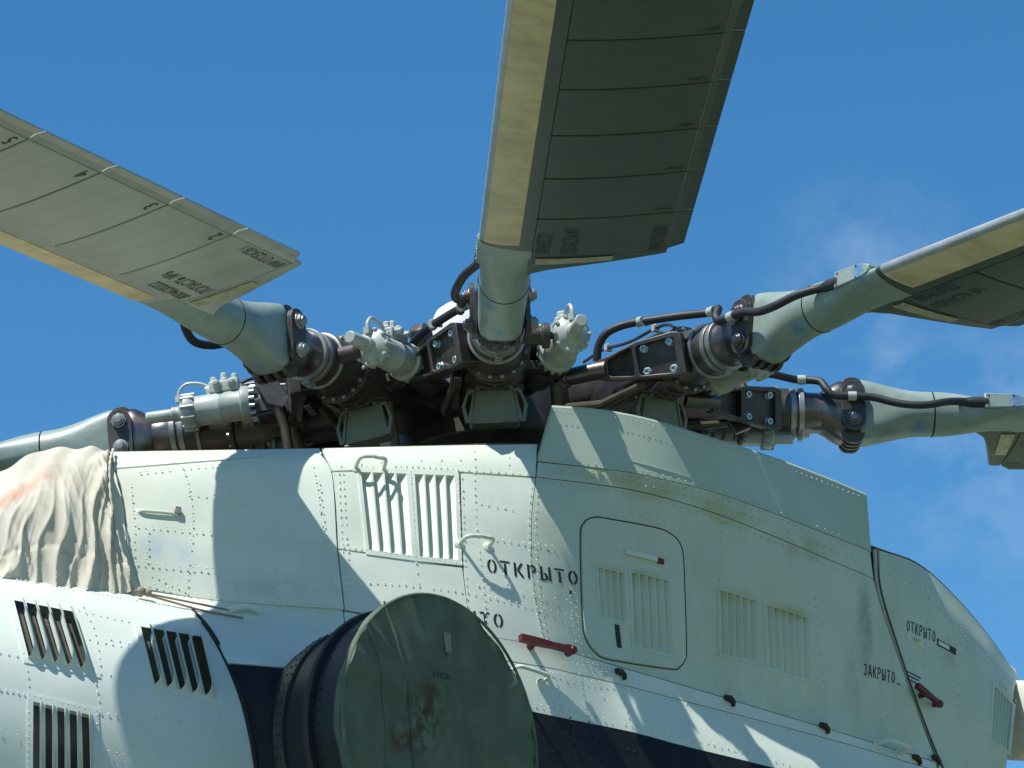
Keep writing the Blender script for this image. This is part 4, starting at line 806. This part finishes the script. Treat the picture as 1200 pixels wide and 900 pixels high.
    for k in range(16):
        a = 2*math.pi*(k+.5)/16; b = MB(); b.lathe((1.150, .141*math.cos(a), .141*math.sin(a)), X_, [(0, .013), (.004, .013), (.005, .010), (.016, .010), (.018, .006)], 6); out.append(('flange_bolt', b.mesh('flange_bolt', BAND), 0))
    for k in range(8):
        a = 2*math.pi*k/8; b = MB(); b.lathe((.90+.105*math.cos(a), .105*math.sin(a), -.126), -Z_, [(0, .012), (.014, .012), (.016, .007)], 6); out.append(('cap_bolt', b.mesh('cap_bolt', BAND), 0))
    for yy, zz, rr_ in ((-.10, .135, .009), (-.135, .105, .007), (.06, .150, .008)):
        pp = MB(); pp.tube(spline([V(.42, yy*.6, zz+.02), V(.60, yy, zz+.03), V(.80, yy*1.05, zz+.015), V(1.0, yy*1.05, zz+.03), V(1.10, yy*1.2, zz+.02), V(1.18, yy*1.6, zz-.02)], 5), rr_, 8); out.append(('fluid_line', pp.mesh('fluid_line', STEEL if yy > -.12 else DAMP), 0))
    for xx, yy, zz in ((.62, -.1, .165), (.98, -.105, .16), (.80, -.14, .12), (.64, .06, .178), (1.0, .063, .178)):
        b = MB(); b.box((xx, yy, zz), .022, .035, .03); b.lathe((xx, yy, zz+.012), Z_, [(0, .008), (.010, .008)], 6); out.append(('line_clip', b.mesh('line_clip', CLAMP), .002))
    fk = MB(); fk.lathe((1.30, -.10, .0), -Y_, [(0, .045), (.10, .042), (.105, .058), (.135, .058), (.14, .04)], 16); fk.lathe((1.30, -.10, .0), -Y_, [(.14, .018), (.165, .018), (.168, .010)], 6); out.append(('damper_fork', fk.mesh('damper_fork', DARK), .003))
    lv = MB(); lv.prism([(.66, -.02), (.72, .05), (.95, .035), (1.05, .075), (1.07, .05), (.97, -.01), (.72, -.045)], (0, -.20, .02), X_, Z_, Y_, .03); out.append(('link_lever', lv.mesh('link_lever', STEEL), .004))
    tr = MB(); tr.tube([V(.50, .20, -.10), V(.78, .215, -.16), V(1.06, .17, -.115)], [.020, .024, .018], 10); out.append(('tie_rod', tr.mesh('tie_rod', LINKM), 0))
    for k in range(3):
        r = MB(); r.lathe((1.00+.055*k, 0, 0), X_, [(0, .11), (.0, .152-.006*k), (.012, .152-.006*k), (.012, .11)], 32, cap=False); out.append(('arm_ring', r.mesh('arm_ring', DARK), .002))
    cr = MB(); cr.lathe((1.30, 0, 0), X_, [(0, .11), (0, .128), (.014, .130), (.018, .124), (.018, .11)], 36, cap=False); out.append(('seal_ring', cr.mesh('seal_ring', BAND), 0))
    return out
def build_damper():
    T_ = -.285; out = []; o = (0, T_, .0)
    b = MB(); b.lathe((1.00, T_, 0), X_, [(0, .05), (.01, .082), (.03, .088), (.05, .088), (.055, .073), (.15, .073), (.155, .075), (.16, .072), (.27, .071), (.28, .078), (.295, .085), (.32, .085), (.325, .078), (.34, .06), (.35, .036), (.37, .034)], 32); out.append(('lag_damper', b.mesh('lag_damper', DAMP), .002))
    r = MB(); r.lathe((1.35, T_, 0), X_, [(0, .030), (.02, .036), (.035, .036), (.04, .029), (.155, .029), (.16, .026)], 24); out.append(('damper_rod', r.mesh('damper_rod', DAMP), .002))
    for r0, rr_, k, le in ((.985, .078, 14, .024), (1.272, .080, 10, .062)):
        bb = MB()
        for i in range(k):
            a = 2*math.pi*i/k; c = V(r0, T_+rr_*math.cos(a), rr_*math.sin(a)); bb.lathe(c, X_, [(0, .010), (le, .010), (le+.004, .006)], 6)
        out.append(('flange_bolts', bb.mesh('flange_bolts', BOLT if k == 14 else DAMP), 0))
    v = MB(); v.box((1.13, T_, .095), .14, .075, .055); v.box((1.13, T_, .075), .17, .05, .05); out.append(('valve_block', v.mesh('valve_block', DAMP), .006))
    for x, y, z, ax, l_ in ((1.08, T_+.0, .12, Z_, .035), (1.13, T_, .12, Z_, .045), (1.18, T_, .12, Z_, .03), (1.09, T_-.03, .105, -Y_, .03), (1.16, T_-.03, .105, -Y_, .035), (1.20, T_, .10, X_, .02)):
        c = MB(); c.lathe((x, y, z), ax, [(0, .022), (l_*.4, .022), (l_*.45, .017), (l_, .017), (l_+.006, .010)], 8); out.append(('valve_fitting', c.mesh('valve_fitting', DAMP), .002))
    pp = MB(); pp.tube(spline([V(1.20, T_, .11), V(1.25, T_, .135), V(1.31, T_, .14), V(1.345, T_, .11), V(1.35, T_, .075)], 6), .0085, 8); pp.lathe((1.35, T_, .055), Z_, [(0, .018), (.03, .018)], 8); out.append(('damper_pipe', pp.mesh('damper_pipe', DAMP), 0))
    for xx, yy, aa in ((.955, T_+.05, 0), (.955, T_-.05, 0)):
        nb_ = MB(); nb_.lathe((xx, yy, .06), Z_, [(0, .016), (.02, .016), (.022, .011), (.035, .011)], 6); out.append(('union_nut', nb_.mesh('union_nut', BOLT), 0))
    l2_ = MB(); l2_.tube(spline([V(1.06, T_+.01, .11), V(1.0, T_+.03, .135), V(.92, T_+.05, .12), V(.80, T_+.12, .14), V(.60, T_+.2, .16)], 5), .0085, 8); out.append(('damper_line', l2_.mesh('damper_line', RUB), 0))
    bt = MB(); bt.lathe((.62, T_*.8, -.02), unit(V(1, -.13, .04)), [(0, .05), (.1, .055)]+[(.12+.02*i, .075 if i % 2 else .055) for i in range(9)]+[(.32, .06), (.38, .05)], 20); out.append(('damper_boot', bt.mesh('damper_boot', RUB), 0))
    lg = MB(); lg.prism([(.90, -.07), (1.00, -.075), (1.02, .0), (1.0, .075), (.90, .07), (.84, 0)], (0, T_-.03, 0), X_, Z_, Y_, .06); lg.lathe((.87, T_-.05, 0), Y_, [(0, .045), (.1, .045)], 16); out.append(('damper_lug', lg.mesh('damper_lug', DARK), .004))
    db = MB(); db.prism([(1.0, .15), (.97, .19), (.90, .18), (.86, .05), (.80, -.03), (.86, -.07), (.93, -.04), (.97, .05)], (0, T_-.075, 0), X_, Z_, Y_, .07); out.append(('damper_bracket', db.mesh('damper_bracket', DARK), .008))
    st = MB(); st.tube([V(.88, T_-.04, -.05), V(.86, T_-.03, -.15), V(.84, T_-.02, -.5)], [.032, .024, .024], 12); out.append(('damper_strut', st.mesh('damper_strut', LINKM), 0))
    br = MB(); br.prism([(.78, -.05), (1.0, -.06), (1.0, -.02), (.78, .04)], (0, -.13, 0), X_, Z_, -Y_, .2); out.append(('damper_arm', br.mesh('damper_arm', DARK), .004))
    return out
def build_link():
    p0, p1 = V(.79, .485, 0), V(.68, .40, -.62); out = []
    b = MB(); b.tube([p0+V(0, 0, -.03), p0*.78+p1*.22, p0*.55+p1*.45], [.030, .025, .021], 14); b.lathe(p0*.56+p1*.44, unit(p1-p0), [(0, .027), (.03, .027)], 14); out.append(('pitch_link', b.mesh('pitch_link', LINKM), .002))
    c = MB(); c.tube([p0*.53+p1*.47, p0*.2+p1*.8, p1], [.020, .028, .028], 14); c.lathe(p0*.25+p1*.75, unit(p1-p0), [(0, .036), (.035, .036)], 8); out.append(('link_rod', c.mesh('link_rod', DARK), .002))
    return out
arm_parts, damp_parts, link_parts = build_arm(), build_damper(), build_link()
HORN = ('pitch_horn', 'horn_web', 'horn_cover', 'horn_bolt', 'horn_mount', 'horn_shaft', 'rod_joint')
def place(parts, m, feather=0):
    root = None
    for nm, me, bv in parts:
        o = link(nm, me, rotor if root is None else root, bevel=bv)
        if root is None: o.matrix_local = m; root = o
        elif nm in HORN and feather: o.matrix_local = Matrix.Rotation(feather, 4, 'X')
    return root
ARML = {'A': 'arm pointing straight at the viewer', 'B': 'arm pointing to the near left', 'C': 'arm pointing to the near right', 'D': 'arm pointing to the right', 'E': 'arm pointing to the left behind the canvas'}
for k, a in ARM.items():
    az, dr, _ = BLD.get(k, (a, .05, 0)); ha, hr = HPT.get(k, (a, RH)); u = radial(az)*math.cos(dr)-Z_*math.sin(dr); ld = lead_of(az)
    m = basis(radial(ha)*hr-u*RH, u, ld, unit(np.cross(ld, u))*math.copysign(1, np.cross(ld, u)[2]))
    place([q for q in arm_parts if q[0] != 'grease_cylinder' or k == 'D'], m, {'D': -.20, 'C': -.17, 'A': -.10}.get(k, -.13)); place(link_parts, m @ Matrix.Translation((0, 0, {'D': -.095, 'C': -.08, 'A': -.048}.get(k, -.062))))
    place([q for q in damp_parts if q[0] != 'damper_strut' or k == 'E'], m @ (Matrix.Translation((1.0, -.26, 0)) @ Matrix.Rotation(-.16, 4, 'Z') @ Matrix.Translation((-1.0, .26, 0))) if k == 'A' else m)

# -- the blade, axes: x outwards from the attachment, y towards the leading edge, z up
CH = .835; S0 = .151
def yt(s): return .5*CH*.125*2*(.2969*math.sqrt(max(s, 0))-.126*s-.3516*s*s+.2843*s**3-.1036*s**4)/.2*.5*2
def T(s): return -(s-S0)*CH
PW, PD = .44, .847; NPK = 25
def build_blade(paint, plate_txt):
    out = []; n = 40
    def sec(r, k):      # k 0..1 from round tube to airfoil nose
        if r < .405:
            q = np.clip(r/.36, 0, 1); q = q*q*(3-2*q); wy = .098+(.108-.098)*q; hz = .160*(1-q)+.108*q; pw = .45+.55*q
            if r < .05: wy, hz = wy-.006, hz-.006
        else: wy = hz = .108-.004*min(1, (r-.405)/.3); pw = 1
        P_ = []
        for i in range(n):
            a = 2*math.pi*(i+.5)/n; c_, d_ = math.cos(a), math.sin(a)
            x0, z0 = wy*math.copysign(abs(c_)**pw, c_), hz*math.copysign(abs(d_)**pw, d_)
            s_ = .125-.132*math.copysign(abs(c_)**.8, c_); s_ = max(0, s_)
            z1 = math.copysign(yt(s_), d_)
            P_.append(V(r, x0*(1-k)+T(s_)*k, z0*(1-k)+z1*k))
        return P_
    c = MB(); c.loft([sec(r, 0) for r in (.042, .055, .075, .10, .15, .2, .25, .3, .35, .40)]); out.append(('rotor_blade', c.mesh('rotor_blade', CUFF, 50), 0))
    nk = MB(); sm = lambda x: x*x*(3-2*x); nk.loft([sec(r, sm(np.clip((r-.43)/.40, 0, 1))) for r in (.408, .44, .5, .55, .6, .65, .7, .75, .8, .84, .9)]); out.append(('blade_neck', nk.mesh('blade_neck', CUFF, 60), 0))
    Rend = PD+PW*NPK
    sp = MB(); sp.loft([sec(r, 1) for r in np.linspace(.901, Rend, 12)]); out.append(('spar', sp.mesh('spar', paint, 50), 0))
    rg = MB(); rg.tube([V(.404,   .1085*math.cos(a), .1085*math.sin(a)) for a in np.linspace(0, 2*math.pi, 36, endpoint=False)], .0022, 6, closed=True); out.append(('neck_ring', rg.mesh('neck_ring', SEAL), 0))
    # erosion strip on the underside and metal leading edge
    def skin(s0, s1, r0, r1, side, off, m, nm, k=10, kr=14, slant=0):
        mb = MB(); ss = np.linspace(s0, s1, k); P_ = []
        for j in range(kr):
            for s_ in ss: P_.append(V(r0+(r1-r0)*j/(kr-1)+(slant*(s_-s0)/(s1-s0) if j == 0 else 0), T(s_), side*(yt(s_)+off)))
        mb.grid(P_, k, kr); idx = list(range(k))+[j*k+k-1 for j in range(1, kr)]+[(kr-1)*k+i for i in range(k-2, -1, -1)]+[j*k for j in range(kr-2, 0, -1)]
        mb.add([P_[i] for i in idx]+[P_[i]-V(0, 0, side*(off+.001)) for i in idx], [(i, (i+1) % len(idx), (i+1) % len(idx)+len(idx), i+len(idx)) for i in range(len(idx))])
        out.append((nm, mb.mesh(nm, m, 60, fix=False), 0))
    skin(.022, .19, .935, Rend, -1, .0028, YEL, 'erosion_strip', slant=.03)
    le = MB(); P_ = []; ss = [(.10, 1), (.07, 1), (.045, 1), (.025, 1), (.01, 1), (.003, 1), (0, 1), (.003, -1), (.010, -1), (.0215, -1)]
    for j in range(14):
        r = .935+(Rend-.935)*j/13
        for s_, sd_ in ss: P_.append(V(r, T(s_)+.003*(1 if s_ < .012 else 0), sd_*(yt(s_)+.003)))
    le.grid(P_, len(ss), 14); out.append(('leading_edge', le.mesh('leading_edge', LEAD, 60, fix=False), 0))
    # pockets behind the spar
    prof = [.2595, .32, .42, .55, .7, .85, .905, .911, .917, .95, 1.0]
    def th(s_):
        z = yt(s_)*(1 if s_ < .9 else 1)+.0025
        if s_ > .93: z = .004
        if .908 < s_ < .914: z -= .004
        return z
    def pocket(r0, r1, first):
        mb = MB(); top, bot = [], []
        rows_ = []
        for e_, r in ((0, r0), (0, r0+.004), (1, r1-.004), (1, r1)):
            inset = .0 if 0 else (.003 if r in (r0, r1) else 0)
            a_, b_ = [], []
            for s_ in prof:
                rr_ = r+(.05*max(0, (s_-.94)/.06) if first and not e_ else 0); z = max(.0015, th(s_)-inset)
                a_.append(V(rr_, T(s_), -z)); b_.append(V(rr_, T(s_), z))
            rows_.append(a_+b_[::-1])
        mb.loft(rows_); return mb
    if len(rows0) == 0: rows0.append(1)
    std = pocket(0, PW-.010, False).mesh('pocket', paint, 14); f1 = pocket(PD+.004, PD+PW-.006, True).mesh('pocket', paint, 14)
    out.append(('pocket', f1, 0))
    for i in range(1, NPK): out.append(('pocket', std, 0, (PD+PW*i+.004, 0, 0)))
    # core seen in the joints, stopping short of the trailing edge
    co = MB(); ring_ = [V(0, T(s_), -max(.002, yt(s_)-.010)) for s_ in prof[:8]]+[V(0, T(s_), max(.002, yt(s_)-.010)) for s_ in prof[:8][::-1]]
    co.loft([[q+V(r, 0, 0) for q in ring_] for r in (PD, Rend)]); out.append(('pocket_core', co.mesh('pocket_core', SEAL), 0))
    # root fairing: from the neck out to the first pocket
    rf = MB(); secs = []
    for s_ in (.20, .27, .35, .45, .6, .75, .86, .90, .925):
        r0 = np.interp(s_, [.20, .27, .35, .5, .985], [.52, .62, .67, .71, .80]); z = max(.004, yt(s_) if s_ < .93 else .004); r1 = PD-.002
        r0 = min(r0, r1-.02); secs.append([V(r0, T(s_), 0), V(r0+.005, T(s_), -z*.7), V(r0+.014, T(s_), -z), V(r1, T(s_), -z), V(r1, T(s_), z), V(r0+.014, T(s_), z), V(r0+.005, T(s_), z*.7)])
    rf.loft(secs); out.append(('root_fairing', rf.mesh('root_fairing', paint, 50), 0))
    dp_ = MB(); P_ = []
    for s_, ra, rb_ in ((.28, .755, .825), (.4, .762, .828), (.55, .772, .831), (.66, .782, .833)): P_ += [V(ra, T(s_), -yt(s_)-.004), V(rb_, T(s_), -yt(s_)-.004)]
    dp_.grid(P_, 2, 4); out.append(('data_plate', dp_.mesh('data_plate', PLAQ), 0))
    # lettering on the underside, read from outboard
    def word(txt, r, s_, size, dr, ds):
        v, f = text2d(txt); P_ = []; tm = MB()
        for x, y in v:
            rr_ = r+size*(x*dr[0]+y*ds[0]); tt = T(s_)+size*(x*dr[1]+y*ds[1]); sx = S0-tt/CH; P_.append(V(rr_, tt, -(yt(sx)+.0045 if sx < .93 else .0062)))
        tm.add(P_, f); out.append(('lettering', tm.mesh('lettering', INK, fix=False), 0))
    word('8004620222', .885, .345, .068, (.52, 0), (0, 1)); word('ЛОПАСТЬ '+plate_txt, .872, .475, .068, (.50, 0), (0, 1)); word('№№ ОТСЕКОВ 1', .862, .895, .056, (.48, 0), (0, 1))
    for i in range(1, 8): word(str(i+1), PD+PW*i+.03, .89, .07, (.75, 0), (0, 1))
    # hose, boot, leading edge box
    bx = MB(); bx.prism([(.64, -.035), (.80, -.030), (.86, -.012), (.86, .02), (.80, .038), (.64, .042)], (0, .075, .02), X_, Z_, Y_, .056); out.append(('hose_box', bx.mesh('hose_box', CUFF), .006))
    rv_ = MB(); [rv_.lathe((x, .131, z+.02), Y_, [(0, .006), (.003, .005)], 6) for x in (.66, .78) for z in (-.022, .03)]; out.append(('rivets', rv_.mesh('rivets', DARK), 0))
    hs = spline([V(.60, .108, .02), V(.53, .125, .018), V(.45, .175, -.005), V(.34, .205, -.035), V(.22, .195, -.025), V(.10, .172, .015), V(0, .168, .022), V(-.085, .168, .025), V(-.12, .16, .06), V(-.145, .13, .11), V(-.20, .10, .130), V(-.26, .10, .132), V(-.36, .18, .120), V(-.46, .24, .112), V(-.58, .31, .10), V(-.655, .36, .065), V(-.70, .37, .01), V(-.72, .36, -.06)], 6)
    h_ = MB(); h_.tube(hs, .019, 12); out.append(('hose', h_.mesh('hose', RUB), 0))
    b_ = MB(); b_.tube([V(.66, .105, .02), V(.62, .107, .02), V(.575, .110, .02), V(.55, .113, .02)], [.03, .03, .027, .021], 14); out.append(('hose_boot', b_.mesh('hose_boot', RUB), .002))
    for x, q in (((.0), V(0, .168, .022)), ((-.24), V(-.23, .10, .131)), ((-.52), V(-.52, .278, .107))):
        cl = MB(); cl.lathe(q-X_*.02, X_, [(0, .0225), (.04, .0225)], 14); cl.box(q-Y_*.02, .03, .05, .014); out.append(('hose_clamp', cl.mesh('hose_clamp', CLAMP), .001))
    return out
rows0 = []
BL_LAB = {'A': 'dark blade pointing at the viewer and leaving the frame at the top', 'B': 'paler blade reaching out of the frame at the upper left', 'C': 'blade rising to the right edge of the frame', 'D': 'blade level with the hub at the right edge', 'E': 'blade low at the left edge behind the beige canvas'}
cache = {}
for k, (az, dr, th_) in BLD.items():
    num = {'A': '№7', 'B': '№6', 'C': '№1'}.get(k, '№2'); pm = BLADE_B if k in 'B' else BLADE
    parts = build_blade(pm, num); u = radial(az)*math.cos(dr)-Z_*math.sin(dr); ld = lead_of(az); ld = unit(ld-u*(ld@u)); nz_ = np.cross(u, ld); nz_ = nz_*math.copysign(1, nz_[2])
    l2 = ld*math.cos(th_)+nz_*math.sin(th_); n2 = nz_*math.cos(th_)-ld*math.sin(th_)
    m = basis(radial(HPT[k][0])*HPT[k][1], u, l2, n2); root = None
    for pt in parts:
        o = link(pt[0], pt[1], rotor if root is None else root, bevel=pt[2])
        if pt[0] in ('lettering', 'rivets'): o['kind'] = 'stuff'
        if root is None: o.matrix_local = m; root = o; o['label'] = BL_LAB[k]
        elif len(pt) > 3: o.location = pt[3]

pa = at_plane([(463, 411), (478, 412), (503, 420)], V(0, -.75, 0), V(0, 1, 0)); link('hydraulic_pipe', MB().tube(list(pa), .022, 14).mesh('hydraulic_pipe', mat('pink_primer', (.20, .11, .095), .5, .2)), hub)
pb = at_plane([(452, 410), (470, 411)], V(0, -.75, 0), V(0, 1, 0)); link('pipe_coupling', MB().lathe(pb[0], pb[1]-pb[0], [(0, .035), (.004, .042), (.060, .042), (.066, .03)], 18).mesh('pipe_coupling', RUB), hub)

for k in range(20):
    a = 2*math.pi*k/20; b = MB(); b.lathe((.46*math.cos(a), .46*math.sin(a), .105), Z_, [(0, .020), (.012, .020), (.014, .015), (.03, .015)], 6); link('hub_bolt', b.mesh('hub_bolt', BAND), hub)
